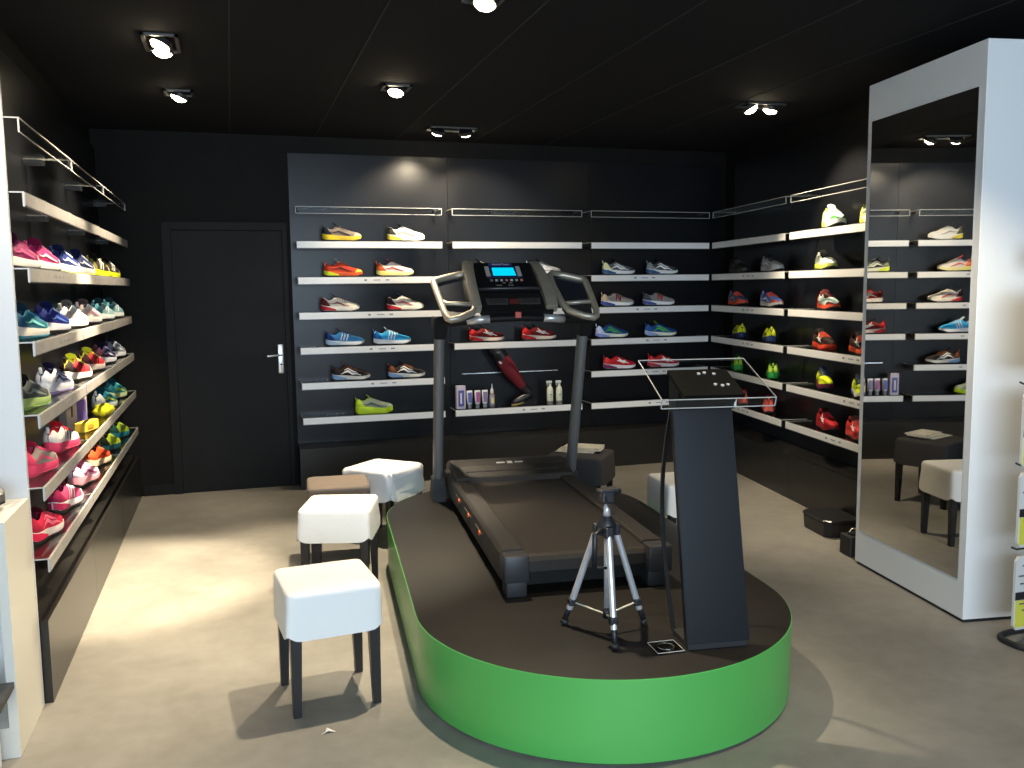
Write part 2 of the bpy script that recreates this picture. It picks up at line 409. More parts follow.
def shoe(loc, yaw, label, group, upper, heel=None, toe=None, sole='f2f2ee', out=None, wedge=None, lining='1a1a1c', lace=None, tongue=None, tab=None, emblem='f4f4f4', style='plain', thick=0.0, scale=1.07):
    d = shoe_proto(style, thick)
    t = thing('running_shoe', label, 'shoe', loc, yaw, group); t.scale = (scale*.97, scale, scale*1.06)
    c = dict(upper=(upper, 'upper'), lining=(lining, 'upper'), midsole=(sole, 'sole'), outsole=(out or '2a2a2c', 'sole'), toe_cap=(toe or upper, 'upper'), heel_counter=(heel or upper, 'upper'),
             heel_wedge=(wedge or sole, 'sole'), tongue=(tongue or lining, 'upper'), laces=(lace or upper, 'lace'), pull_tab=(tab or heel or upper, 'upper'), emblem=(emblem, 'sole'))
    for nme in ORDER:
        o = bpy.data.objects.new(nme.split('.')[0], d[nme]); COL.objects.link(o); o.parent = t
        setm(o, cm(*c[nme.split('.')[0]]))
    return t
GB, GR, GL = 'running shoes on the back wall', 'running shoes on the right wall', 'running shoes on the left wall'
def B(row, x, label, **k): shoe((x, 7.268, ROWS[row]+.001), R(k.pop('yaw', 0)), label, GB, **k)
B(1, .865, 'grey running shoe with yellow sole on the top row, back wall left bay', upper='8a7d72', heel='1c2230', toe='c9bfa0', sole='e9c53a', wedge='f0cf2c', lace='4a3a34', emblem='3a3230', thick=.15)
B(1, 1.38, 'white running shoe with black heel on the top row, back wall left bay', upper='f6f2e8', heel='33301f', toe='fbfaf4', sole='f8f6ee', wedge='d7c645', lace='f6f2e8', emblem='9a968e', thick=.15)
B(2, .868, 'orange red running shoe with yellow toe and lime heel wedge', upper='d8452a', heel='c23a22', toe='e9d24a', sole='e8622c', wedge='d9e62a', lining='f0e6d8', lace='e86a3a', emblem='2c1a14')
B(2, 1.284, 'white running shoe with orange heel counter and pale yellow sole', upper='f7ece2', heel='d8622a', toe='fbf4e8', sole='f4e9a4', wedge='f0e07a', lining='a03030', lace='f2e4da', emblem='b8564a')
B(2, 2.56, 'pale grey running shoe half hidden behind the treadmill console', upper='b9b9b9', heel='e8e8e8', sole='f0f0f0', lace='777777', emblem='ffffff', style='wave', lining='333333')
B(2, 3.258, 'black and grey running shoe with pale yellow heel, left of its row', upper='5d6468', heel='e4e6b4', toe='3c4042', sole='eef0ee', wedge='2d5a86', lace='26282a', emblem='e8ecec', style='wave')
B(2, 3.68, 'black and grey running shoe with white stripe, right of its row', upper='4c5052', heel='8e9698', toe='34383a', sole='eef0ee', wedge='2d5a86', lace='26282a', emblem='f4f6f6', style='wave')
B(2, 2.03, 'dark running shoe with lime sole behind the treadmill console, seen in mirror', upper='2c2e2a', heel='6a6e58', toe='4a4c44', sole='e8e8d8', wedge='c8d83a', lace='c8ccb8', emblem='e8ecd8', style='wave')
B(3, 2.08, 'red running shoe with white sole behind the treadmill console, third row', upper='b82a28', heel='7a1a1c', toe='c83a34', sole='f4ece6', lace='5a1416', lining='2a0c0c', emblem='f4ece6', style='wave')
B(3, .837, 'white running shoe with red heel wedge, below the orange shoe', upper='efe4d2', heel='5a1c1a', toe='f2ead8', sole='f6f0e2', wedge='b8242c', lace='4a2420', lining='2a1412', emblem='8a2a24', style='plain')
B(3, 1.36, 'white running shoe with black collar and red wedge, beside the treadmill', upper='f4ecdc', heel='33181a', toe='f6f0e0', sole='f6f0e2', wedge='c0242c', lace='e8dcc8', lining='141010', emblem='c8454a')
B(3, 3.248, 'grey running shoe with red letter and tan heel', upper='9a9690', heel='c8b49a', toe='a8a49c', sole='f2f2f2', wedge='3a4a9a', lace='6a6662', emblem='8a2420', style='letter', lining='4a4440')
B(3, 3.65, 'grey running shoe with red letter and dark grey heel', upper='8e8c8a', heel='4a4e5a', toe='9a9894', sole='f2f2f2', wedge='4a5a9a', lace='6a6662', emblem='a82822', style='letter', lining='3a3838')
B(4, .865, 'blue running shoe with navy heel and white sole', upper='3f86c0', heel='1c3a78', toe='56a0cc', sole='f2f4f4', wedge='b8d0e8', lace='1a2a5a', lining='12183a', emblem='e8f0f4', style='stripes')
B(4, 1.247, 'bright light blue running shoe with white sole', upper='38aee8', heel='1a6ab8', toe='46b4e4', sole='f2f4f4', wedge='f2f4f4', lace='e0f0f8', lining='c8e4f2', emblem='f2f8fa', style='stripes')
B(4, 2.05, 'dark red running shoe with white bird mark, left of the pair', upper='7a1418', heel='c81e24', toe='4a0c10', sole='e8d6c8', wedge='c8221f', lace='1a0a0a', lining='1a0a0a', emblem='f8f0ea', style='bird')
B(4, 2.517, 'dark red running shoe with white bird mark, right of the pair', upper='84161a', heel='d02026', toe='4e0e12', sole='e8d6c8', wedge='d0241f', lace='1a0a0a', lining='1a0a0a', emblem='f8f0ea', style='bird')
B(4, 3.196, 'blue running shoe with pale lilac heel and green stripe', upper='1c4684', heel='c0c8ee', toe='1e4a86', sole='e2e6d8', wedge='8a9ae0', lace='123060', lining='14284a', emblem='4ab04a', style='wave')
B(4, 3.67, 'blue running shoe with lime tongue and green stripe', upper='1f4c90', heel='2a5aa0', toe='20508e', sole='eceed8', wedge='9ab0e0', lace='163a70', lining='14284a', emblem='5ac04a', tongue='b0dc3a', style='wave')
B(5, .905, 'black and brown running shoe with pale blue wedge, left of the pair', upper='2a1c18', heel='1e1a1c', toe='4a4038', sole='ece6da', wedge='8ab0d8', lace='8a4a28', lining='8a4a28', emblem='f4f0e8', style='wave')
B(5, 1.36, 'black and brown running shoe with tan heel, right of the pair', upper='2a1c18', heel='7a4226', toe='4a4038', sole='ece6da', wedge='8ab0d8', lace='9a5630', lining='1a1210', emblem='f4f0e8', style='wave')
B(5, 3.268, 'bright red running shoe with white sole, nearer the middle bay', upper='c41c28', heel='d23a3c', toe='c8202c', sole='f4f0f0', wedge='7a2a5a', lace='8a141c', lining='6a1016', emblem='f6f0ee', style='bird')
B(5, 3.70, 'bright red running shoe with white sole, behind the lectern top', upper='b81c24', heel='c83034', toe='c02028', sole='f0eaea', wedge='c8404a', lace='8a141c', lining='6a1016', emblem='f6f0ee', style='bird')
B(6, 1.085, 'grey running shoe with thick neon lime sole, alone on its shelf', upper='8e9884', heel='c8e43a', toe='a8b48c', sole='d2ee2c', out='c4e02a', wedge='c4e028', lining='d8ee40', lace='767e70', emblem='3c463a', thick=.35, style='plain')
def Rt(row, s, label, yaw=0, **k):
    p = rightpt(s, k.pop('d', .105), ROWS[row]+.001)
    shoe(p, R(-98.3+yaw), label, GR, **k)
Rt(1, 1.94, 'tall white running shoe with green toe on the right wall, top row', yaw=-12, upper='f4f6ee', heel='d8e06a', toe='3aa83a', sole='f2f6e4', wedge='d8e46a', lace='ffffff', lining='e8ecd8', emblem='e0e8d0', thick=.45, scale=1.15)
Rt(1, 2.42, 'pale lime running shoe at mirror cabinet edge, top row', yaw=-12, upper='dce4a8', heel='c8d060', toe='e4e8c0', sole='eef0c8', wedge='d0dc50', lace='f0f0d8', lining='3a3a28', emblem='5a6040', thick=.2)
Rt(2, .366, 'black running shoe in the far corner, second row of right wall', upper='24241f', heel='1c1c1a', sole='3a3a34', lace='3a3a34', emblem='55554a')
Rt(2, 1.01, 'silver grey running shoe with black collar on the right wall', upper='b4b4b0', heel='8a8a88', toe='d0d0cc', sole='c8c8c4', lace='2a2a2a', emblem='e8e8e8')
Rt(2, 1.85, 'white running shoe with lime wedge and black collar', yaw=-10, upper='e4e4d4', heel='c8c8b4', toe='b8b8aa', sole='d8dc6a', wedge='c8d83a', lace='1c1c1a', lining='0e0e0e', emblem='b0b89a', tab='f0f0e4')
Rt(3, .354, 'slate blue running shoe with orange red toe, in the corner', upper='55607c', heel='6a6e84', toe='e4482c', sole='d8583a', lace='e8503a', lining='20242e', emblem='9aa4b8')
Rt(3, 1.01, 'blue and white running shoe with orange toe', upper='5c74b8', heel='a8b8e0', toe='ee6030', sole='e8dcd0', wedge='e8e4e0', lace='f0583a', lining='1c2450', emblem='e8ecf4')
Rt(3, 1.90, 'mint and white running shoe with orange sole and dark red collar', yaw=-10, upper='b8d0c8', heel='c84a38', toe='5a1a1a', sole='e8583a', wedge='f05a30', lace='5a1416', lining='4a1014', emblem='e8f0ec')
Rt(4, .40, 'yellow running shoe with navy sole, first from corner', yaw=165, upper='e2e82a', heel='e8ee30', sole='26365e', out='1c2848', lace='d8dc28', lining='2a2e18', emblem='26365e', tab='eef438')
Rt(4, .99, 'yellow running shoe with navy sole, second from corner', yaw=160, upper='dce62c', heel='e2ea30', sole='2a3a66', out='1c2848', lace='d8dc28', lining='2a2e18', emblem='26365e', tab='eef438')
Rt(4, 1.854, 'black running shoe with orange red sole on right wall', yaw=-8, upper='2a1814', heel='40201a', toe='4a2018', sole='ee4e2a', out='c8321c', lace='e85a3a', lining='120c0a', emblem='f0e8e0', style='bird')
Rt(4, 2.35, 'black and orange running shoe beside the mirror cabinet', yaw=-8, upper='33180f', heel='2a1812', toe='ee5028', sole='f05a2a', lace='e85a3a', lining='120c0a', emblem='f4f0ec', style='bird')
Rt(5, .37, 'lime green running shoe with green sole, first from corner', yaw=160, upper='8ad43a', heel='b0e04a', sole='3aa848', out='2a8a3c', lace='a8dc40', lining='1e4a20', emblem='2a8a3c')
Rt(5, 1.06, 'lime green running shoe with dark green sole, second from corner', yaw=155, upper='9cd838', heel='c4e850', sole='2f9a44', out='228038', lace='b0e048', lining='1a4420', emblem='1f7034')
Rt(5, 1.87, 'neon yellow running shoe with navy collar and maroon sole', yaw=-20, upper='dcea1e', heel='e4f030', toe='d8e424', sole='6a1f3a', wedge='7a2444', lace='1f3464', lining='1c2c52', emblem='9aae20', style='stripes', thick=.25)
Rt(5, 2.35, 'neon yellow running shoe with blue heel wedge at the mirror', yaw=-20, upper='d8ea22', heel='dcea2e', sole='e4e8d0', wedge='2d5aa8', lace='1f3464', lining='1c2c52', emblem='2a4a3a', style='stripes')
Rt(6, .49, 'coral red running shoe seen through the lectern glass, farther one', yaw=160, upper='e84838', heel='f05a48', sole='e86a58', lace='f07a68', lining='5a1814', emblem='f4a898')
Rt(6, 1.0, 'coral red running shoe seen through the lectern glass, nearer one', yaw=155, upper='e04436', heel='ee5a4a', sole='e87060', lace='f07a68', lining='5a1814', emblem='f4a898')
Rt(6, 1.93, 'red running shoe with white mark on lowest shelf of right wall', yaw=-10, upper='b81c24', heel='c82430', toe='a01820', sole='a82028', lace='d83a40', lining='3a0a0e', emblem='f0e8e8', style='bird')
Rt(6, 2.33, 'red running shoe at the mirror edge on lowest shelf', yaw=-10, upper='d83030', heel='e04a44', toe='c02828', sole='e05048', lace='e86a60', lining='3a0a0e', emblem='f4dcd8', style='bird')
def Lf(row, y, label, yaw=80, x=-.795, **k):
    shoe((x, y, ROWS[row]+.001), R(yaw), label, GL, **k)
Lf(2, 3.95, 'dark magenta running shoe, nearest on the top shoe row of left wall', upper='8a2456', heel='6a1a44', toe='d8b8b0', sole='e8e0d8', lace='a83a6a', lining='4a1230', emblem='c85a8a')
Lf(2, 4.42, 'pink and white running shoe beside the dark magenta one', upper='d83a78', heel='c02a68', toe='f4e6dc', sole='f6f0ea', lace='f090b0', lining='8a1c4c', emblem='f4e0e4')
Lf(2, 4.98, 'navy running shoe with white toe, nearer of two', upper='2a3a78', heel='22306a', toe='f4f0ec', sole='f4f2ec', wedge='f4f2ec', out='d8e03a', lace='e8e8f0', lining='1a2450', emblem='f0f0f0')
Lf(2, 5.50, 'navy running shoe with white toe, farther of two', upper='26366e', heel='1c2858', toe='f6f2ee', sole='f4f2ec', out='e0e440', lace='e8e8f0', lining='1a2450', emblem='f0f0f0')
Lf(2, 6.15, 'black and white running shoe with yellow sole, nearer of two', upper='2e2a22', heel='8a8440', toe='e8e4d8', sole='d8e02e', out='d0d828', lace='f4f0e4', lining='1a1812', emblem='f4f0e4', style='stripes')
Lf(2, 6.72, 'black and white running shoe with yellow sole, farther of two', upper='34302a', heel='9a9248', toe='d8d4c8', sole='d8e02e', out='d0d828', lace='f4f0e4', lining='1a1812', emblem='f4f0e4', style='stripes')
Lf(3, 4.05, 'teal running shoe with mint toe on the left wall', upper='2c6a80', heel='26587a', toe='6ad0c4', sole='e4ddd0', out='2a8aa0', lace='3a8aa0', lining='1a3a50', emblem='8adcd4')
Lf(3, 4.58, 'navy running shoe with light blue toe beside teal shoe', upper='24308a', heel='1e2870', toe='a8d0f0', sole='f0f0f4', lace='c8d8f4', lining='181f58', emblem='6a8ae0')
Lf(3, 5.12, 'white and grey running shoe, nearer of the white pair', upper='d8d4d0', heel='a8a4a2', toe='f4f0ec', sole='f6f4f0', lace='ffffff', lining='6a6866', emblem='c8a8b0')
Lf(3, 5.66, 'white and pink running shoe, farther of the white pair', upper='f0e6e2', heel='c8b8b4', toe='f6f0ec', sole='f6f4f0', lace='ffffff', lining='6a5a58', emblem='d08a9a')
Lf(3, 6.27, 'pale teal and grey running shoe, nearer of the teal pair', upper='8ab0b4', heel='5a9aa4', toe='a8c8c8', sole='dce4e0', lace='e4f0f0', lining='2a4a50', emblem='f0f4f4', style='stripes')
Lf(3, 6.80, 'pale teal and grey running shoe, farther of the teal pair', upper='7aa8ae', heel='4a8a98', toe='9ac4c4', sole='d4dcd8', lace='e4f0f0', lining='2a4a50', emblem='f0f4f4', style='stripes')
Lf(4, 3.98, 'dark grey running shoe with lime sole, nearest on its row', upper='4a4e4c', heel='2e3436', toe='b0a890', sole='b4cc7a', out='8ab05a', lace='6a706c', lining='1a1e20', emblem='8a9288')
Lf(4, 4.55, 'white running shoe with navy and purple collar', upper='e4e2ea', heel='f2f0f4', toe='f6f4f4', sole='f0eef2', out='b09ad8', lace='2a2a4a', lining='221c3c', emblem='2e3458', style='wave')
Lf(4, 5.15, 'red and black running shoe with lime collar, nearer of two', upper='b8242e', heel='241414', toe='f0c8b8', sole='f4ece0', lace='e4dc5a', lining='d8e04a', emblem='2a1214', style='stripes')
Lf(4, 5.68, 'coral red running shoe with lime collar, farther of two', upper='e03a40', heel='3a1618', toe='e8505a', sole='f0dcd0', lace='e4dc5a', lining='d8e04a', emblem='2a1214', style='stripes')
Lf(4, 6.24, 'dark purple running shoe with grey white toe', upper='3a3058', heel='5a2a3c', toe='d0d0dc', sole='e8e8ee', lace='b8a8d0', lining='1c1830', emblem='c8c8dc')
Lf(4, 6.78, 'grey and navy running shoe at far end of its row', upper='8a909a', heel='2c3048', toe='c8ccd4', sole='e8eaee', lace='e4e8f0', lining='1e2234', emblem='e8ecf0')
Lf(5, 4.05, 'pink running shoe with grey side near the white end panel', upper='9a8a84', heel='e0406a', toe='c8b8ac', sole='e84a72', out='d83a62', lace='e04a70', lining='c02a50', emblem='e8607a')
Lf(5, 4.62, 'red and white running shoe with pink sole', upper='e8dcd4', heel='f0e8e4', toe='f4ecd8', sole='e8486e', out='d83a60', lace='d8283c', lining='c8242e', emblem='26262a', style='stripes')
Lf(5, 6.14, 'teal running shoe with white heel behind the yellow cloth', upper='1f7a8c', heel='f0ece4', toe='2a8a98', sole='e4e8e0', lace='7ae0e4', lining='1a5060', emblem='d8e83a')
Lf(5, 6.70, 'teal and lime running shoe at far end of its row', upper='2a8a94', heel='1f6a7a', toe='c8e04a', sole='d8e4a8', lace='7ae0e4', lining='1a5060', emblem='d8e83a')
Lf(6, 4.08, 'crimson running shoe, nearest on the lowest shelf of left wall', upper='c82444', heel='b01c3c', toe='d83a54', sole='e8d4cc', wedge='e02a50', lace='7a1a30', lining='5a1024', emblem='f07088', style='wave')
Lf(6, 4.62, 'deep pink running shoe with white toe on the lowest shelf', upper='d04a74', heel='a82450', toe='f4e0dc', sole='f0e4e0', wedge='c02a58', lace='f0e4e8', lining='7a1c3c', emblem='f4dce4', style='stripes')
Lf(6, 5.18, 'pale pink running shoe with plum side', upper='d8a0b8', heel='f0e0e6', toe='f6ece8', sole='f0a0ac', lace='f4e8ee', lining='b05078', emblem='8a2a5a')
Lf(6, 5.70, 'orange red running shoe with pale sole on the lowest shelf', upper='dc4a24', heel='e05a2c', toe='8a3a24', sole='ecc8a8', lace='e86a3a', lining='6a1c0e', emblem='8a2a14')
Lf(6, 6.20, 'lime running shoe with black side, nearer of two', upper='c8e03a', heel='1c2420', toe='d8e84a', sole='2a6a70', lace='e0ee60', lining='2a3018', emblem='14201c', style='stripes')
Lf(6, 6.72, 'lime running shoe with teal sole, farther of two', upper='bcd832', heel='2a5a50', toe='d0e444', sole='2a8a9a', lace='e0ee60', lining='2a3018', emblem='1c4a58', style='stripes')
# ------------------------------------------------------------------ packs on the left wall
t = thing('product_pack', 'upright clear pack with purple label among the left wall shoes', 'pack', (-.84, 5.28, ROWS[5]+.001), R(62))
MB().box((0, 0, .085), (.17, .05, .17), bev=.004).build('carton', mat('pack_grey', (.33, .29, .27), .35), t)
MB().box((.035, -.0265, .088), (.075, .003, .13)).build('printed_panel', mat('pack_purple', (.10, .07, .25), .35), t)
MB().box((-.045, -.0265, .10), (.012, .003, .06)).build('printed_mark', mat('pack_mark', (.06, .05, .05), .5), t)
MB().box((0, 0, .178), (.14, .006, .022)).build('hang_tab', mat('pack_orange', (.75, .42, .14), .4), t)
t = thing('small_carton', 'small flat yellow carton lying before the clear pack', 'carton', (-.762, 5.18, ROWS[5]+.001), R(75))
MB().box((0, 0, .026), (.17, .055, .05), bev=.003).build('carton', mat('carton_yellow', (.85, .55, .05), .4), t)
MB().box((-.02, -.0285, .027), (.07, .002, .022)).build('printed_panel', mat('carton_print', (.45, .25, .02), .5), t)
t = thing('folded_cloth', 'crumpled bright yellow cloth hanging over the shelf front', 'cloth', (-.758, 5.80, ROWS[5]+.001), R(80))
mb = MB(); rg = []
for i in range(9):
    x = -.10+.025*i; r_ = []
    for k in range(14):
        a = 2*math.pi*k/14; q = .035+.011*math.sin(i*1.7+3*a)+.006*math.cos(2.3*i)
        taper = .45 if i in (0, 8) else 1
        r_.append(Vector((x, q*1.15*math.cos(a)*taper, max(0, .032+q*.85*math.sin(a)*taper))))
    rg.append(r_)
mb.loft(rg).build('cloth_body', mat('yellow_cloth', (.90, .82, .02), .8), t, smooth=True)
# ------------------------------------------------------------------ care products, back wall middle bay, lowest shelf
z6 = ROWS[6]+.001
GP = 'shoe care tubes on the lowest shelf'
M_pk = mat('pack_violet', (.10, .10, .34), .35); M_wh = mat('pack_white', (.78, .78, .80), .4); M_vl = mat('pack_lilac', (.42, .30, .52), .4)
t = thing('product_box', 'tall white and violet box at left end of the care products', 'box', (1.805, 7.25, z6))
MB().box((0, 0, .098), (.078, .05, .195), bev=.003).build('carton', mat('pack_pale', (.62, .55, .68), .4), t)
MB().box((0, -.0265, .09), (.05, .002, .135)).build('printed_panel', M_pk, t)
MB().box((-.002, -.028, .09), (.014, .002, .09)).build('printed_wordmark', M_wh, t)
for x, lb, cc in ((1.883, 'violet tube standing next to the tall violet box', (.09, .10, .36)), (1.953, 'violet tube with reddish panel, middle of three tubes', (.32, .09, .24)), (2.017, 'lilac tube beside the dropper bottle', (.20, .16, .32))):
    t = thing('care_tube', lb, 'tube', (x, 7.25, z6), 0, GP)
    rg = []
    for zz, a, b in ((.035, .020, .020), (.06, .023, .021), (.10, .025, .016), (.135, .026, .008), (.150, .0265, .002)):
        rg.append([Vector((a*math.cos(2*math.pi*k/16), b*math.sin(2*math.pi*k/16), zz)) for k in range(16)])
    MB().loft(rg).build('tube_body', M_wh, t, smooth=True, auto=50)
    MB().lathe([(.014, 0), (.016, .002), (.016, .034), (.014, .036)]).build('cap', mat('cap_grey', (.35, .35, .38), .4), t, smooth=True, auto=40)
    MB().box((0, -.021, .093), (.034, .004, .085), rot=Matrix.Rotation(R(-9), 3, 'X')).build('printed_panel', mat('tube_print_%s' % x, cc, .4), t)
t = thing('dropper_bottle', 'small bottle with white pointed nozzle beside the tubes', 'bottle', (2.081, 7.25, z6))
MB().lathe([(.019, 0), (.021, .004), (.021, .105), (.013, .122)]).build('bottle_body', mat('amber_grey', (.30, .24, .22), .3), t, smooth=True, auto=40)
MB().lathe([(.0215, .02), (.0217, .021), (.0217, .095), (.0215, .096)]).build('label_band', mat('band_violet', (.36, .33, .52), .4), t, smooth=True)
MB().box((0, -.0212, .058), (.024, .003, .05)).build('printed_panel', mat('band_yellow', (.78, .68, .25), .4), t)
MB().lathe([(.014, .122), (.014, .145), (.006, .165), (.003, .198), (.001, .2)]).build('nozzle', M_wh, t, smooth=True, auto=40)
M_sp = mat('spray_cream', (.80, .82, .66), .4)
for x, lb in ((2.603, 'cream spray bottle nearer the mannequin leg'), (2.687, 'cream spray bottle nearer the treadmill post')):
    t = thing('spray_bottle', lb, 'spray bottle', (x, 7.25, z6), 0, 'spray bottles on the lowest shelf')
    MB().lathe([(.024, 0), (.027, .004), (.027, .125), (.022, .145), (.012, .156), (.011, .165)]).build('bottle_body', M_sp, t, smooth=True, auto=40)
    MB().lathe([(.0275, .004), (.0278, .005), (.0278, .028), (.0275, .029)]).build('base_band', mat('base_band', (.18, .17, .15), .4), t, smooth=True)
    MB().box((0, -.0265, .085), (.022, .004, .008)).box((0, -.0265, .068), (.016, .004, .004)).build('printed_lines', mat('olive_print', (.28, .30, .16), .5), t)
    MB().lathe([(.013, .163), (.013, .178)]).box((-.008, 0, .193), (.052, .02, .022), bev=.005).build('spray_head', mat('spray_white', (.84, .84, .78), .35), t, smooth=True, auto=40)
    MB().tube([(-.012, 0, .186), (-.026, 0, .176), (-.024, 0, .158)], .004, 8).build('trigger', M_sp, t, smooth=True)
# ------------------------------------------------------------------ mannequin leg with red sleeve
t = thing('mannequin_leg', 'black mannequin lower leg wearing a dark red compression sleeve', 'mannequin leg', (2.27, 7.27, ROWS[6]+.018))
def P3(x, z): return Vector((x-2.27, 0, z-ROWS[6]-.012))
axis = [(2.115, 1.085, .060), (2.150, 1.035, .062), (2.180, .99, .058), (2.215, .935, .060), (2.25, .885, .060), (2.29, .83, .052), (2.33, .778, .041), (2.362, .738, .035), (2.392, .708, .034)]
def limb(pts, sc=1.0):
    rg = []
    for i, (x, z, r) in enumerate(pts):
        x0, z0, _ = pts[max(i-1, 0)]; x1, z1, _ = pts[min(i+1, len(pts)-1)]
        tdir = Vector((x1-x0, 0, z1-z0)).normalized(); nrm = Vector((-tdir.z, 0, tdir.x))
        rg.append([P3(x, z)+sc*r*(math.cos(2*math.pi*k/20)*nrm+.92*math.sin(2*math.pi*k/20)*Vector((0, 1, 0))) for k in range(20)])
    return rg
foot = [(2.392, .708, .034), (2.420, .690, .036), (2.426, .668, .034), (2.398, .652, .033), (2.360, .638, .031), (2.325, .623, .027), (2.290, .610, .021), (2.264, .602, .009)]
MB().loft(limb(axis+foot[1:])).build('leg_body', mat('mannequin_black', (.014, .014, .015), .3), t, smooth=True)
MB().loft(limb(axis[2:8], 1.05), cap=False).build('compression_sleeve', mat('red_sleeve', (.20, .010, .020), .8, noise=.15, nscale=60), t, smooth=True)
mb = MB(); mb.box(P3(2.148, .955)+Vector((0, -.052, 0)), (.028, .004, .016), rot=Matrix.Rotation(R(35), 3, 'Y')); mb.build('sleeve_mark', M_wh, t)
MB().tube([P3(2.13, 1.075)+Vector((0, -.03, .01)), P3(2.13, 1.075)+Vector((0, -.03, .045))], .004, 8).build('hanger', M_chrome, t)
mb = MB()
mb.loft([[P3(x, z)+Vector((0, s*w_, 0)) for s, x, z in ((-1, x0, z0), (1, x0, z0), (1, x0, z0-.012), (-1, x0, z0-.012))] for x0, z0, w_ in ((2.36, .607, .024), (2.31, .594, .022), (2.262, .588, .014))])
mb.build('sole_edge', mat('sole_gold', (.30, .22, .05), .5), t)
# ------------------------------------------------------------------ stools
M_leg = mat('black_wood_leg', (.014, .013, .014), .35)
M_cloth = mat('white_cotton', (.80, .79, .76), .85, bump=.15, bscale=25)
M_taupe = mat('taupe_cloth', (.17, .135, .11), .9, bump=.15, bscale=25)
M_char = mat('charcoal_cloth', (.030, .027, .028), .8, bump=.15, bscale=25)
def stool(loc, rz, label, m, w=.36, h=.47, hb=.29, wrinkle=0, group='padded stools around the platform'):
    t = thing('padded_stool', label, 'stool', loc, R(rz), group)
    # softly rounded, slightly flared cover
    rg = []; N = 48
    prof = [(hb, 1.025), (hb+.04, 1.02), (h-.06, 1.0), (h-.024, .997), (h-.010, .985), (h-.003, .955), (h, .90), (h+.004, .55), (h+.006, .15)]
    for z, s_ in prof:
        r_ = []
        for k in range(N):
            a = 2*math.pi*(k+.5)/N; c, s2 = math.cos(a), math.sin(a); e = .16
            x = math.copysign(abs(c)**e, c); y = math.copysign(abs(s2)**e, s2)
            wv = wrinkle*math.sin(9*a+z*30)*(.010 if z < h-.02 else .003)+.004*math.sin(2*a)*(1 if z < h-.1 else 0)
            sag = -.010*math.cos(4*a) if z == hb else 0
            r_.append(Vector((x*w/2*s_+wv*c, y*w/2*s_+wv*s2, z+sag)))
        rg.append(r_)
    MB().loft(rg).build('seat_cover', m, t, smooth=True, auto=60)
    q = w/2-.034
    for sx in (-1, 1):
        for sy in (-1, 1):
            mb = MB()
            rr = []
            for z, hw, off in ((0, .015, .004), (.30, .021, 0), (hb+.05, .022, 0)):
                cx, cy = sx*(q+off), sy*(q+off)
                rr.append([Vector((cx-hw, cy-hw, z)), Vector((cx+hw, cy-hw, z)), Vector((cx+hw, cy+hw, z)), Vector((cx-hw, cy+hw, z))])
            mb.loft(rr).build('leg', M_leg, t, bevel=.002)
    return t
stool((.308, 3.472, 0), 5.5, 'white padded stool on black legs, nearest the camera', M_cloth, h=.482, hb=.312, w=.365)
stool((.50, 4.70, 0), -17, 'white padded stool behind the nearest one, beside the platform', M_cloth, w=.372, h=.478, hb=.318)
stool((.555, 5.26, 0), -4, 'taupe brown padded stool tucked behind two white ones', M_taupe, w=.36)
stool((.885, 5.64, 0), -45, 'white padded stool turned cornerwise by the treadmill post', M_cloth, w=.38, wrinkle=1)
sd = stool((2.225, 5.60, 0), -37, 'charcoal padded stool with newspapers behind the treadmill', M_char, w=.40)
stool((2.512, 4.64, 0), -5, 'white padded stool behind the lectern at the platform edge', M_cloth, w=.36)
# newspapers on the charcoal stool
for i, (dx, dy, rz) in enumerate(((-.03, .03, -36), (.02, .03, -33), (.03, .06, -38))):
    p = MB().box((0, 0, 0), (.26, .15, .004))
    p.add([(-.13, -.075, .0025), (.13, -.075, .0025), (.13, .075, .008), (-.13, .075, .008), (-.13, .075, .0025), (.13, .075, .0025)], [(0, 1, 2, 3), (3, 2, 5, 4), (0, 3, 4), (1, 5, 2)])
    o = p.build('newspaper', mat('newsprint', (.62, .59, .50), .8, noise=.25, nscale=40)); o.location = (2.245+dx, 5.60+dy, .4790+.009*i); o.rotation_euler = (0, 0, R(rz))
    tag(o, ('folded newspaper at the bottom of the pile on the charcoal stool', 'folded newspaper in the middle of the pile on the charcoal stool', 'folded newspaper on top of the pile on the charcoal stool')[i], 'newspaper', 'newspapers on the charcoal stool')
# ------------------------------------------------------------------ green platform
PH = .307
c0, c1, PR = Vector((1.403, 3.318)), Vector((1.545, 4.855)), .761
axd = (c1-c0).normalized(); axn = Vector((axd.y, -axd.x))
def stadium(r, n=48):
    out = []
    a0 = math.atan2(axn.y, axn.x)
    for k in range(n+1): a = a0+math.pi*k/n; out.append((c1.x+r*math.cos(a), c1.y+r*math.sin(a)))
    for k in range(n+1): a = a0+math.pi+math.pi*k/n; out.append((c0.x+r*math.cos(a), c0.y+r*math.sin(a)))
    return out
t = thing('display_platform', 'low oval platform with bright green side and black top', 'platform', (0, 0, 0))
MB().loft([[Vector((x, y, z)) for x, y in stadium(r)] for r, z in ((PR-.003, .012), (PR, PH-.003), (PR-.0015, PH-.0012))]).build('green_side', mat('green_laminate', (.078, .375, .075), .36, spec=.6, coat=.15, noise=.05, nscale=2), t, smooth=True, auto=40)
MB().loft([[Vector((x, y, z)) for x, y in stadium(r)] for r, z in ((PR-.003, PH-.012), (PR-.003, PH-.0006), (PR-.006, PH))]).build('black_top', mat('platform_top', (.0105, .009, .0078), .50, spec=.26, noise=.18, nscale=3), t, smooth=True, auto=40)
MB().loft([[Vector((x, y, z)) for x, y in stadium(PR-.02)] for z in (0, .012)]).build('plinth', M_rub, t)
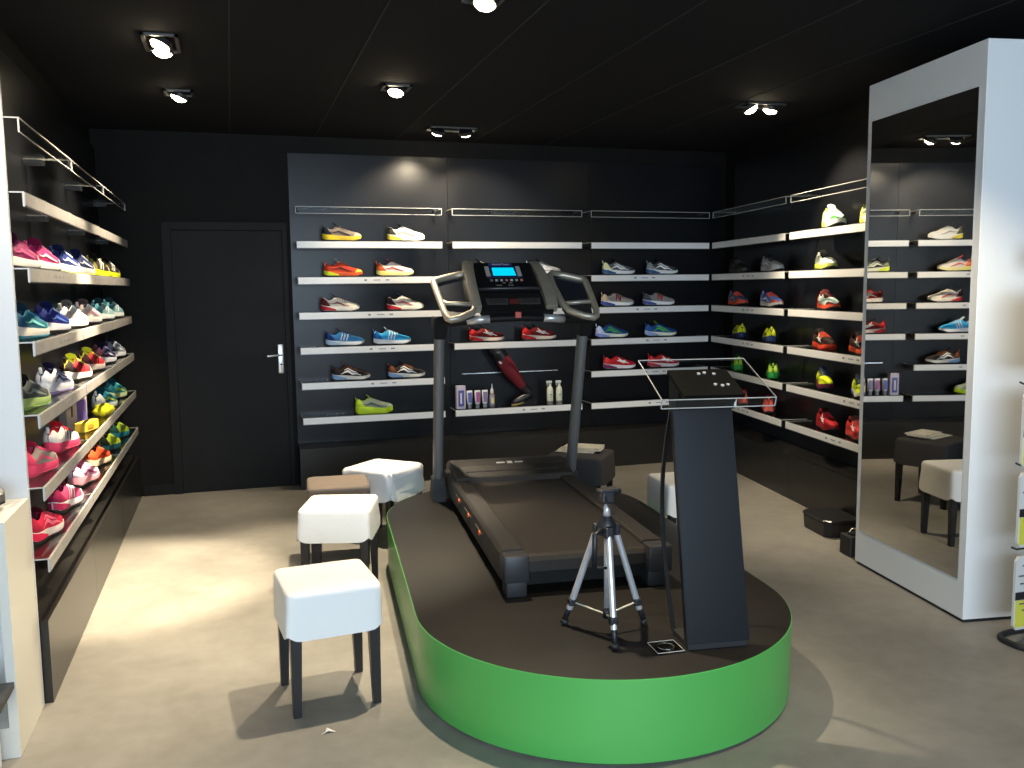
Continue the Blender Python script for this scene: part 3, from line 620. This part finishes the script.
# ------------------------------------------------------------------ treadmill
TA = R(-5.5)
T = thing('treadmill', 'black and silver treadmill with lit cyan display on the platform', 'treadmill', (1.392, 3.395, PH), TA)
M_tb = mat('treadmill_black', (.008, .0078, .0078), .55, spec=.18); M_tr = mat('treadmill_rail', (.022, .020, .019), .48, spec=.35, bump=.1, bscale=300)
M_tg = mat('treadmill_grey', (.15, .155, .155), .42, metal=.2); M_ts = mat('treadmill_silver', (.40, .36, .285), .38, metal=.55)
M_belt = mat('running_belt', (.021, .018, .015), .40, spec=.35, noise=.12, nscale=30)
mb = MB()
mb.box((0, .90, .085), (.66, 1.66, .10)); mb.build('deck', M_tb, T, bevel=.006)
mb = MB()
prof = [(.03, .105), (.03, .150), (.04, .168), (.06, .174), (1.0, .174), (1.5, .174), (1.5, .105)]
mb.loft([[Vector((x, y, z)) for y, z in prof] for x in (-.262, .262)]).build('running_belt', M_belt, T)
for sx in (-1, 1):
    pr = [(.262, .150), (.262, .184), (.275, .190), (.350, .188), (.366, .176), (.366, .06), (.33, .05), (.33, .15)]
    mb = MB(); mb.loft([[Vector((sx*x, y, z)) for x, z in pr] for y in (.09, .95, 1.85)])
    rl = mb.build('side_rail', M_tr, T, bevel=.003)
    cp = MB(); cp.box((sx*.3145, .042, .128), (.108, .10, .115), bev=.012); cp.box((sx*.3145, .03, .179), (.104, .07, .012), bev=.004)
    cp.build('end_cap', mat('cap_dark_grey', (.026, .026, .028), .42, spec=.3), T, smooth=True, auto=35)
    MB().box((sx*.31, .07, .04), (.09, .10, .08), bev=.01).build('rear_foot', M_rub, T, smooth=True, auto=35)
    for yy in (.62, .95, 1.27):
        sl = MB().box((sx*.3675, yy, .115), (.006, .20, .050), bev=.002).build('cushion_slot', M_rub, T)
        MB().lathe([(.013, 0), (.013, .005), (.006, .008)], seg=14).build('slot_dot', mat('orange_dot', (.80, .16, .03), .4), sl)
        d = sl.children[0]; d.rotation_euler = (0, R(90*sx), 0); d.location = (sx*.370, yy-.05, .135)
# motor hood
hp = [(1.46, .176), (1.475, .205), (1.50, .212), (1.585, .236), (1.60, .242), (1.72, .252), (1.86, .236), (1.95, .20), (1.97, .06), (1.95, .03), (1.46, .03)]
mb = MB(); mb.loft([[Vector((x, y, z*(1 if abs(x) < .33 else .985))) for y, z in hp] for x in (-.345, -.325, .325, .345)])
mh = mb.build('motor_hood', M_tr, T, bevel=.004)
MB().box((0, 1.540, .225), (.56, .012, .004), rot=Matrix.Rotation(R(16), 3, 'X')).build('hood_trim', mat('hood_line', (.10, .095, .09), .25, metal=.6), mh)
em = MB()
for dx, wd in ((-.055, .05), (0, .03), (.055, .05)): em.box((dx, 1.655, .2475), (wd, .022 if dx else .045, .003), rot=Matrix.Rotation(R(5), 3, 'X'))
em.build('hood_emblem', mat('emblem_silver', (.75, .75, .70), .3, metal=.5), mh)
MB().tube([(-.33, 1.86, .06), (.33, 1.86, .06)], .03).build('front_crossbar', M_tb, T)
# uprights
UT = 1.045
for sx in (-1, 1):
    b0, b1 = Vector((-.412 if sx < 0 else .425, 1.835, .10)), Vector((-.410 if sx < 0 else .452, 1.632, UT))
    rg = []
    for k in range(7):
        p = b0.lerp(b1, k/6)
        rg.append([p+Vector((.031*math.cos(2*math.pi*j/20), .050*math.sin(2*math.pi*j/20), 0)) for j in range(20)])
    MB().loft(rg).build('upright', M_tg, T, smooth=True, auto=50)
    bt = MB(); bt.loft([[Vector((b0.x+x*w_, 1.845-dy+y*d_, z)) for x, y in ((-1, -1), (1, -1), (1, 1), (-1, 1))] for z, w_, d_, dy in ((0, .040, .085, 0), (.05, .039, .078, 0), (.145, .036, .058, .014))])
    bt.build('upright_boot', M_rub, T, bevel=.006)
    MB().box((sx*.385, 1.83, .05), (.10, .07, .06), bev=.008).build('base_arm', M_rub, T)
    hd = MB(); hd.loft([[Vector((b1.x+x*w_, 1.632-dy+y*d_, z)) for x, y in ((-1, -1), (1, -1), (1, 1), (-1, 1))] for z, w_, d_, dy in ((UT-.05, .033, .056, 0), (UT+.02, .040, .075, .012), (UT+.08, .040, .085, .03))])
    hd.build('upright_bracket', M_tb, T, bevel=.006)
# console : a tilted plane; q(x, v) maps across / up-the-slope to local space
CT = R(40); KV = math.sin(R(62))/math.sin(CT)
def q(x, v, o=0): return Vector((x+.030, 1.47+v*KV*math.cos(CT)-o*math.sin(CT), 1.155+v*KV*math.sin(CT)+o*math.cos(CT)))
def slab(mb, poly, o0, o1): return mb.loft([[q(x, v, o0) for x, v in poly], [q(x, v, o1) for x, v in poly]])
slab(MB(), [(-.232, .13), (.222, .13), (.185, .315), (-.205, .315)], -.05, .004).build('console_body', mat('console_gloss', (.008, .008, .009), .18), T, bevel=.004)
slab(MB(), [(-.215, .005), (.205, .005), (.235, .12), (-.245, .12)], -.05, -.006).build('console_lower_body', M_tb, T, bevel=.004)
MB().tube([q(-.235, .128, .012), q(-.1, .122, .026), (q(.1, .122, .026)), q(.225, .128, .012)], .009).build('book_ledge', mat('ledge_dark', (.025, .025, .027), .3), T, smooth=True)
for x in (-.115, .075):
    v_ = slab(MB(), [(x-.06, .045), (x+.06, .045), (x+.065, .08), (x-.065, .08)], -.006, .001).build('vent_grille', mat('vent_dark', (.045, .043, .040), .5), T)
    sl = MB()
    for k in range(4): slab(sl, [(x-.05, .049+.008*k), (x+.05, .049+.008*k), (x+.05, .052+.008*k), (x-.05, .052+.008*k)], .001, .003)
    sl.build('vent_slats', M_rub, v_)
slab(MB(), [(-.045, .048), (.012, .048), (.012, .076), (-.045, .076)], -.006, .001).build('vent_badge', mat('dull_red', (.10, .018, .016), .5), T)
bz = slab(MB(), [(-.145, .212), (.07, .212), (.06, .288), (-.145, .288)], .004, .008).build('display_bezel', mat('bezel_navy', (.012, .016, .07), .25), T)
slab(MB(), [(-.105, .222), (.032, .222), (.024, .274), (-.105, .274)], .008, .010).build('display_screen', mat('lit_screen', (.0, .15, .2), .3, emit=(.0, .55, .85), estr=1.05), bz)
for x in (-.135, .053): slab(MB(), [(x-.012, .218), (x+.014, .218), (x+.010, .282), (x-.014, .282)], .008, .011).build('side_keypad', mat('keypad_grey', (.36, .33, .30), .45), bz)
hs = slab(MB(), [(-.118, .291), (.022, .291), (.020, .306), (-.118, .306)], .004, .007).build('name_strip', mat('strip_blue', (.035, .04, .16), .35), T)
txt = bpy.data.curves.new('name_lettering', 'FONT'); txt.body = 'NordicTrack'; txt.size = .019; txt.extrude = .0006; txt.align_x = 'CENTER'; txt.align_y = 'CENTER'
to = bpy.data.objects.new('name_lettering', txt); COL.objects.link(to); to.parent = hs
txt.materials.append(mat('pale_lettering', (.60, .62, .72), .4)); bpy.context.view_layer.update()
me_ = bpy.data.meshes.new_from_object(to); bpy.data.objects.remove(to)
to = bpy.data.objects.new('name_lettering', me_); COL.objects.link(to); to.parent = hs
to.matrix_local = Matrix.Translation(q(-.048, .2985, .008)) @ Matrix.Rotation(CT, 4, 'X')
for k, (cc, nm) in enumerate((((.20, .15, .14), 'a'), ((.35, .42, .40), 'b'), ((.40, .40, .42), 'c'), ((.45, .18, .20), 'd'), ((.55, .50, .52), 'e'), ((.30, .36, .34), 'f'), ((.60, .22, .14), 'g'))):
    x = -.122+.030*k
    slab(MB(), [(x-.008, .188), (x+.008, .188), (x+.008, .199), (x-.008, .199)], .004, .007).build('console_button', mat('btn_'+nm, cc, .4), T)
pr = MB()
for x, v, wd in ((-.10, .158, .034), (-.03, .158, .034), (-.06, .174, .02), (-.02, .174, .02), (-.13, .140, .03)): slab(pr, [(x, v), (x+wd, v), (x+wd, v+.006), (x, v+.006)], .004, .0046)
pr.build('printed_captions', mat('caption_grey', (.16, .14, .13), .5), T)
# curved silver bands either side of the console
for sx in (-1, 1):
    rg = []
    for v, xi, xo, o in ((.012, .165, .262, .022), (.06, .180, .272, .034), (.14, .205, .288, .040), (.22, .208, .292, .036), (.28, .200, .286, .026), (.315, .190, .276, .008)):
        x0, x1 = sx*xi+.0-.005, sx*(xo-.010)-.005
        rg.append([q(x0, v, -.03), q(x0, v, o), q(x1, v, o), q(x1, v, -.03)])
    if sx < 0: rg = [[q(p[0], p[1], p[2]) for p in r_] for r_ in [[(-(xi+.035), v, -.03), (-(xi+.035), v, o), (-(xo+.015), v, o), (-(xo+.015), v, -.03)] for v, xi, xo, o in ((.012, .180, .250, .022), (.06, .184, .260, .034), (.14, .188, .266, .040), (.22, .186, .268, .036), (.28, .180, .266, .026), (.32, .172, .258, .008))]]
    else: rg = [[q(p[0]-.012, p[1], p[2]) for p in r_] for r_ in [[(xi, v, -.03), (xi, v, o), (xo, v, o), (xo, v, -.03)] for v, xi, xo, o in ((.012, .172, .240, .022), (.06, .172, .242, .034), (.14, .168, .234, .040), (.22, .162, .222, .036), (.28, .156, .210, .026), (.32, .150, .202, .008))]]
    MB().loft(rg).build('console_side_band', M_ts, T, bevel=.004)
M_td = mat('tray_dark', (.020, .019, .018), .40)
# side trays : rounded frame, dark recessed panel, lower slot
for sx in (-1, 1):
    X = lambda x, v=0: sx*x+.012-(.05*max(0, v)/.3 if sx > 0 else 0)
    V = lambda v: v*.80-.004 if v > 0 else v-.004
    outer = [(.475, .235), (.468, .25), (.44, .262), (.36, .290), (.29, .308), (.275, .292), (.262, .20), (.262, .055), (.28, .0), (.36, -.035), (.415, -.045), (.432, -.035), (.442, .0), (.46, .12)]
    pts = [q(X(x, v), V(v), .0) for x, v in outer]; pts.append(pts[0]); pts.append(pts[1])
    MB().tube(pts, .019, 10, cap=False, flat=1.1).build('tray_frame', M_ts, T, smooth=True)
    slab(MB(), [(X(x, v), V(v)) for x, v in [(.455, .225), (.44, .245), (.29, .290), (.275, .27), (.262, .10), (.40, .088), (.428, .10)]], -.035, -.006).build('tray_panel', mat('tray_gloss', (.015, .017, .022), .16), T)
    MB().tube([q(X(.442), V(.085), .0), q(X(.42), V(.065), .004), q(X(.36), V(.060), .006), q(X(.26), V(.058), .0)], .013, 10).build('tray_divider', M_ts, T, smooth=True)
    slab(MB(), [(X(x, v), V(v)) for x, v in [(.43, .06), (.262, .05), (.27, .0), (.35, -.03), (.415, -.035)]], -.04, -.008).build('tray_slot', M_rub, T)
# handle bar with pulse grips and safety key
arc = [Vector((-.412+.880*k/12, 1.56-.075*math.sin(math.pi*k/12), 1.085+.03*math.sin(math.pi*k/12))) for k in range(13)]
MB().tube(arc, .021, 12).build('handle_bar', M_tb, T, smooth=True)
for a, b in ((2, 4), (8, 10)): MB().tube([arc[k]-Vector((0, .002, -.001)) for k in range(a, b)]+[arc[b-1].lerp(arc[b], .75)], .0235, 12).build('pulse_grip', mat('grip_silver', (.55, .55, .54), .3, metal=.6), T, smooth=True)
MB().box((.020, 1.462, 1.132), (.036, .02, .036), bev=.004).build('safety_key', mat('key_red', (.42, .05, .03), .45), T)
# ------------------------------------------------------------------ tripod
hx, hy = 1.287, 2.975
t = thing('tripod', 'small silver camera tripod with black head standing on the platform', 'tripod', (hx, hy, PH))
M_al = mat('tripod_silver', (.62, .63, .65), .32, metal=.55); M_tk = mat('tripod_black', (.012, .012, .015), .45)
feet = [Vector((1.165, 3.105, PH)), Vector((1.250, 2.815, PH)), Vector((1.455, 3.005, PH))]
for F in feet:
    f = F-Vector((hx, hy, PH)); top = Vector((f.x*.22, f.y*.22, .395)); kn = f.lerp(top, .25)
    lg = MB().tube([kn-(top-kn)*.10, top], .0125, 12).build('leg', M_al, t, smooth=True, auto=50)
    MB().tube([f+Vector((0, 0, .014)), kn], .0105, 10).build('lower_leg', M_tk, lg, smooth=True)
    MB().tube([f*.999+Vector((0, 0, .0085)), f.lerp(top, .06)], [.015, .013], 10).build('rubber_foot', M_rub, lg, smooth=True)
    MB().box(kn, (.03, .03, .03), bev=.006).build('leg_clamp', M_tk, lg)
    MB().box(top, (.032, .032, .045), bev=.006).build('leg_joint', M_tk, lg)
    MB().tube([kn*1.0, Vector((f.x*.06, f.y*.06, .075))], .0048, 8, flat=.6).build('spreader_brace', mat('brace_brass', (.72, .68, .55), .35, metal=.5), t)
MB().tube([(0, 0, .085), (0, 0, .40)], .0105, 14).build('centre_column', M_al, t, smooth=True)
MB().tube([(0, 0, .06), (0, 0, .10)], .015, 14).build('brace_hub', M_tk, t, smooth=True)
MB().lathe([(.02, .375), (.034, .38), (.036, .415), (.026, .435), (.018, .45)], seg=18).build('hub', M_tk, t, smooth=True, auto=40)
MB().tube([(0, 0, .44), (0, 0, .50)], [.016, .009], 14).build('neck', M_al, t, smooth=True)
hd = MB().box((0, 0, .520), (.050, .045, .045), bev=.008).build('pan_head', M_tk, t)
MB().box((.004, 0, .546), (.075, .05, .012), rot=Matrix.Rotation(R(-4), 3, 'Y'), bev=.004).build('camera_plate', M_tk, hd)
MB().tube([(.02, 0, .535), (.055, .01, .538)], .011, 10).build('lock_knob', M_tk, hd)
MB().tube([(-.015, -.02, .53), (-.012, -.04, .50), (.0, -.07, .47)], .0035, 8).build('pan_bar', M_tk, hd)
MB().tube([(-.03, -.02, .40), (-.06, -.03, .39), (-.062, -.032, .265)], .010, 10).build('pan_handle', M_tk, t, smooth=True)
MB().tube([(-.062, -.032, .268), (-.01, -.034, .262)], .005, 8).build('crank', M_tk, t)
# ------------------------------------------------------------------ lectern
t = thing('lectern', 'dark slab lectern with clear acrylic reading top', 'lectern', (1.489, 2.726, PH), R(-7))
W = .236
M_lec = mat('lectern_laminate', (.0065, .0075, .0095), .34, spec=.20)
MB().loft([[Vector((0, 0, .022)), Vector((W, 0, .022)), Vector((W, .03, .022)), Vector((0, .03, .022))], [Vector((-.002, .162, .855)), Vector((W-.010, .162, .855)), Vector((W-.010, .192, .855)), Vector((-.002, .192, .855))]]).build('front_panel', M_lec, t, bevel=.002)
prof = [(.152, .015), (.20, .12), (.25, .25), (.283, .40), (.288, .50), (.278, .60), (.245, .72), (.20, .83), (.185, .86)]
for xs in (.001, W-.015):
    rg = [[Vector((xs, y, z)), Vector((xs+.014, y, z)), Vector((xs+.014, y+.010, z+.003)), Vector((xs, y+.010, z+.003))] for y, z in prof]
    MB().loft(rg).build('rear_strut', mat('strut_black', (.012, .012, .013), .35), t, smooth=True, auto=40)
MB().box((W/2, .085, .011), (W-.012, .15, .022)).build('foot_plate', M_rub, t)
tl = R(20)
g0 = Vector((W/2, .165, .955))
rotg = Matrix.Rotation(R(-3), 3, 'Z') @ Matrix.Rotation(tl, 3, 'X')
def gp(x, y, z=0): return g0+rotg @ Vector((x, y, z))
def gbox(mb, x0, x1, y0, y1, z0, z1): return mb.loft([[gp(x0, y0, z0), gp(x1, y0, z0), gp(x1, y1, z0), gp(x0, y1, z0)], [gp(x0, y0, z1), gp(x1, y0, z1), gp(x1, y1, z1), gp(x0, y1, z1)]])
gbox(MB(), -.112, .112, -.125, .085, -.022, -.006).build('support_plate', mat('plate_black', (.003, .003, .003), .55, spec=.15), t)
MB().loft([[Vector((0, .160, .84)), Vector((W, .160, .84)), Vector((W, .205, .84)), Vector((0, .205, .84))], [gp(-.108, -.06, -.02), gp(.108, -.06, -.02), gp(.108, .07, -.02), gp(-.108, .07, -.02)]]).build('neck_block', M_lec, t)
gl = MB(); gbox(gl, -.205, .205, -.17, .155, 0, .004); gl.loft([[gp(-.205, -.174, -.03), gp(.205, -.174, -.03), gp(.205, -.17, -.03), gp(-.205, -.17, -.03)], [gp(-.205, -.174, .004), gp(.205, -.174, .004), gp(.205, -.17, .004), gp(-.205, -.17, .004)]])
gl.build('acrylic_top', M_acr, t)
ge = MB()
cor = [gp(-.205, -.172, .003), gp(.205, -.172, .003), gp(.205, .155, .003), gp(-.205, .155, .003)]
for k in range(4): ge.tube([cor[k], cor[(k+1) % 4]], .0020, 6)
lo = [gp(-.205, -.172, -.03), gp(.205, -.172, -.03)]
ge.tube(lo, .002, 6); ge.tube([cor[0], lo[0]], .002, 6); ge.tube([cor[1], lo[1]], .002, 6)
ge.build('polished_edge', M_acre, t)
for x, y in ((-.005, .045), (.018, .052), (.052, .042), (.028, -.045), (.052, -.055), (.074, -.048)):
    b = MB().tube([gp(x, y, -.007), gp(x, y, -.002)], .0065, 12)  .build('top_bolt', mat('bolt_bright', (.85, .85, .84), .4, metal=.2), t, smooth=True, auto=40)
MB().box((W-.004, .145, .875), (.007, .006, .050), rot=Matrix.Rotation(R(4), 3, 'Y')).build('edge_clip', M_white, t)
# clear square case at the lectern's foot
o = thing('disc_case', 'flat clear square case with a ring lying at the lectern foot', 'case', (1.430, 2.776, PH+.001), R(-4))
MB().box((0, 0, .003), (.100, .100, .006)).build('case_body', clear_mat('case_clear', (.72, .72, .70)), o)
eg = MB()
cr = [Vector((sx*.05, sy*.05, .006)) for sx, sy in ((-1, -1), (1, -1), (1, 1), (-1, 1))]
for k in range(4): eg.tube([cr[k], cr[(k+1) % 4]], .0013, 6)
eg.build('case_edge', M_acre, o)
MB().tube([(.030*math.cos(2*math.pi*k/32), .030*math.sin(2*math.pi*k/32), .007) for k in range(33)], .0016, 6).build('ring', M_chrome, o)
# ------------------------------------------------------------------ mirror cabinet
ma = R(-8.3)          # local x runs along its depth (to the right), local -y faces the viewer
t = thing('mirror_cabinet', 'tall white cabinet with full-length mirror on its shop side', 'mirror', (3.221, 3.25, 0), ma)
MB().box((.245, .475, 1.338), (.49, .95, 2.644), bev=.002).build('carcass', M_white, t)
MB().box((.245, .475, .008), (.47, .93, .016)).build('plinth', M_rub, t)
MB().box((-.0015, .475, 1.332), (.005, .862, 2.262)).build('mirror_glass', M_mirror, t)
# ------------------------------------------------------------------ black bin and block on the floor by the right wall
t = thing('black_tub', 'low black plastic tub on the floor under the right wall shelves', 'tub', (3.652, 4.80, 0), R(-8.3))
def oct_(w_, d_, c_): return [(-w_+c_, -d_), (w_-c_, -d_), (w_, -d_+c_), (w_, d_-c_), (w_-c_, d_), (-w_+c_, d_), (-w_, d_-c_), (-w_, -d_+c_)]
MB().loft([[Vector((x*k, y*k, z)) for x, y in oct_(.122, .17, .035)] for k, z in ((.96, 0), (1, .088))]).build('tub_body', mat('tub_black', (.012, .012, .014), .35), t, bevel=.004)
MB().loft([[Vector((x*k, y*k, z)) for x, y in oct_(.122, .17, .035)] for k, z in ((1.03, .089), (1.03, .104), (.98, .11))]).build('tub_lid', mat('lid_black', (.016, .016, .018), .3), t, bevel=.003)
t = thing('black_block', 'small black block with metal loop against the mirror cabinet', 'block', (3.452, 4.325, 0), R(-9))
MB().box((0, 0, .06), (.11, .12, .12), bev=.008).build('block_body', M_rub, t)
MB().box((0, 0, .126), (.05, .05, .014), bev=.004).build('collar', M_rub, t)
MB().tube([(.026*math.cos(math.pi*k/12), 0, .132+.024*math.sin(math.pi*k/12)) for k in range(13)], .005, 8).build('metal_loop', mat('copper_loop', (.80, .66, .55), .25, metal=1), t, smooth=True)
# ------------------------------------------------------------------ wire display rack with hanging packs, right edge
rk = Vector((3.41, 2.99, 0))
t = thing('display_rack', 'black wire display rack with hooks at the right edge', 'rack', rk)
ring = []
for k in range(41):
    a = 2*math.pi*k/40; c, s2 = math.cos(a), math.sin(a)
    ring.append((math.copysign(abs(c)**.55, c)*.20, math.copysign(abs(s2)**.55, s2)*.10-.02, .014))
MB().tube(ring, .013, 10).build('base_loop', M_rub, t, smooth=True)
MB().tube([(.06, -.02, .012), (.06, -.02, 1.75)], .016, 12).build('post', M_rub, t, smooth=True)
MB().box((.06, -.02, 1.70), (.30, .02, .10), bev=.004).build('header_plate', M_rub, t)
PK = [1.665, 1.275, 1.02, .65]
M_pw = mat('blister_white', (.62, .62, .60), .4); M_pb = mat('blister_black', (.02, .02, .02), .4); M_py = mat('blister_yellow', (.62, .60, .08), .4)
HZ = [1.56, 1.16, .81, .44]
for k, z in enumerate(HZ):
    h = MB().tube([(.06, -.02, z), (-.20, -.03, z), (-.228, -.03, z+.012)], .0045, 8).build('hook', M_rub, t, smooth=True)
    for sx in ((0, 'front'),):
        g = thing('blister_pack', ('white black and yellow hanging pack, topmost on the rack', 'white black and yellow hanging pack, second from top of rack', 'white black and yellow hanging pack, third from top of rack', 'white black and yellow hanging pack, lowest on the rack')[k], 'pack', rk+Vector((-.100, -.03, z)), R(0), 'packs hanging on the wire rack')
        hh = .34
        MB().prism([(-.115, -.03), (-.10, -.012), (-.03, -.006), (-.02, .012), (.02, .012), (.03, -.006), (.10, -.012), (.115, -.03), (.115, -hh+.02), (.10, -hh), (-.10, -hh), (-.115, -hh+.02)], lambda p, y: Vector((p[0], y, p[1]-.018)), -.016, -.004).build('backing_card', M_pw, g)
        MB().box((0, -.0175, -.205), (.224, .003, .035)).build('black_band', M_pb, g)
        MB().box((0, -.0175, -.285), (.218, .003, .12)).build('yellow_panel', M_py, g)
        pm = MB()
        for dz, wd in ((-.07, .10), (-.085, .08), (-.115, .14), (-.15, .12), (-.24, .12), (-.27, .09)): pm.box((-.03, -.0185, dz), (wd, .003, .006))
        pm.build('printed_lines', mat('pack_print', (.10, .10, .10), .5), g)
# ------------------------------------------------------------------ white end panel and open counter unit, left edge
o = MB().box((-1.215, 3.712, 1.28), (.91, .022, 2.56)).build('end_panel', M_endp)
tag(o, 'white upright panel closing the near end of left wall shelves', 'panel')
t = thing('counter_unit', 'white open-fronted counter unit at the left edge', 'counter', (-1.20, 3.50, 0))
MB().box((.425, .005, .415), (.03, .385, .83)).build('side_panel', M_cream, t, bevel=.0015)
MB().box((-.425, .005, .415), (.03, .385, .83)).build('side_panel', M_cream, t, bevel=.0015)
MB().box((0, .005, .815), (.82, .385, .028)).build('top_board', M_cream, t)
MB().box((0, .185, .42), (.82, .016, .76)).build('back_panel', M_white, t)
MB().box((0, 0, .055), (.82, .37, .11)).build('bottom_board', M_cream, t)
o = MB().box((-1.16, 3.19, .263), (.79, .24, .022)).build('slate_ledge', mat('slate_black', (.018, .018, .018), .5, noise=.3, nscale=20))
bmv = o.data
tag(o, 'thin black slab sticking out before the white counter unit', 'ledge')
MB().box((-1.16, 3.17, .126), (.70, .20, .250)).build('ledge_support', M_white, o)
shoe((-.965, 3.55, .831), R(-12), 'black and silver shoe standing on the white counter unit', 'shoe on the counter', upper='8a8a86', heel='1a1a1a', toe='c8c0b0', sole='5a5650', lace='e0e0dc', lining='0e0e0e', emblem='e8e8e4', scale=1.2, thick=.3)
# paper scrap
o = MB().add([(0, 0, .002), (.022, .012, .010), (.045, .022, .002), (.012, .030, .012), (.002, .042, .002), (.010, .018, .004)], [(0, 1, 5), (1, 2, 3), (1, 3, 5), (5, 3, 4)]).build('paper_scrap', mat('paper_white', (.80, .77, .72), .8))
sm = o.modifiers.new('thick', 'SOLIDIFY'); sm.thickness = .0012
o.location = (.245, 3.14, 0); o.rotation_euler = (0, 0, R(-20))
tag(o, 'torn scrap of white paper on the floor before the nearest stool', 'paper scrap')
# ------------------------------------------------------------------ ceiling spotlights
M_bulb = mat('lit_bulb', (1, .9, .7), .4, emit=(1, .84, .56), estr=38)
where = {'left_a': 'over the near left wall shelves', 'left_b': 'over the far left wall shelves', 'mid': 'in mid ceiling above the treadmill front', 'back': 'near the back wall panel', 'right': 'by the right wall', 'front': 'at the top edge above the platform', 'door_side': 'above the counter unit', 'mirror_side': 'before the mirror cabinet'}
for nm, (x, y), lamps in FIX:
    t = thing('ceiling_spotlight', 'lit recessed ceiling spotlight ' + where[nm], 'light', (x, y, CEIL), 0, 'recessed ceiling spotlights')
    n = len(lamps); wd = (.15*n if nm != 'back' else .37)+.02
    fr = MB()
    for sx, sy, dx, dy in ((0, -.075, wd, .016), (0, .075, wd, .016), (-wd/2+.008, 0, .016, .166), (wd/2-.008, 0, .016, .166)): fr.box((sx, sy, -.006), (dx, dy, .012))
    fo = fr.build('frame', mat('frame_dark', (.05, .05, .05), .4), t)
    if nm == 'left_a': fo.rotation_euler = (0, 0, R(90))
    for i, (tg, en, an) in enumerate(lamps):
        px = (i-(n-1)/2)*(.15 if nm != 'back' else .22); py = 0
        if nm == 'left_a': px, py = 0, px*.9
        loc = Vector((x+px, y+py, CEIL-.028)); dr_ = (Vector(tg)-loc).normalized()
        rq = dr_.to_track_quat('-Z', 'Y').to_matrix()
        def lath(prof, seg=20):
            m_ = MB(); m_.loft([[Vector((px, py, -.028))+rq @ Vector((r_*math.cos(2*math.pi*k/seg), r_*math.sin(2*math.pi*k/seg), z)) for k in range(seg)] for r_, z in prof]); return m_
        lh = lath([(.052, .02), (.054, .0), (.054, -.006), (.044, -.006), (.044, .0)]).build('lamp_ring', mat('lamp_ring_dark', (.05, .05, .05), .35, metal=.6), t, smooth=True, auto=40)
        lath([(.046, .004), (.046, -.006), (.038, -.018), (.022, -.026), (.008, -.029)]).build('bulb', M_bulb, lh, smooth=True)
        spot('spot_'+nm, loc+dr_*.045, tg, en, an)
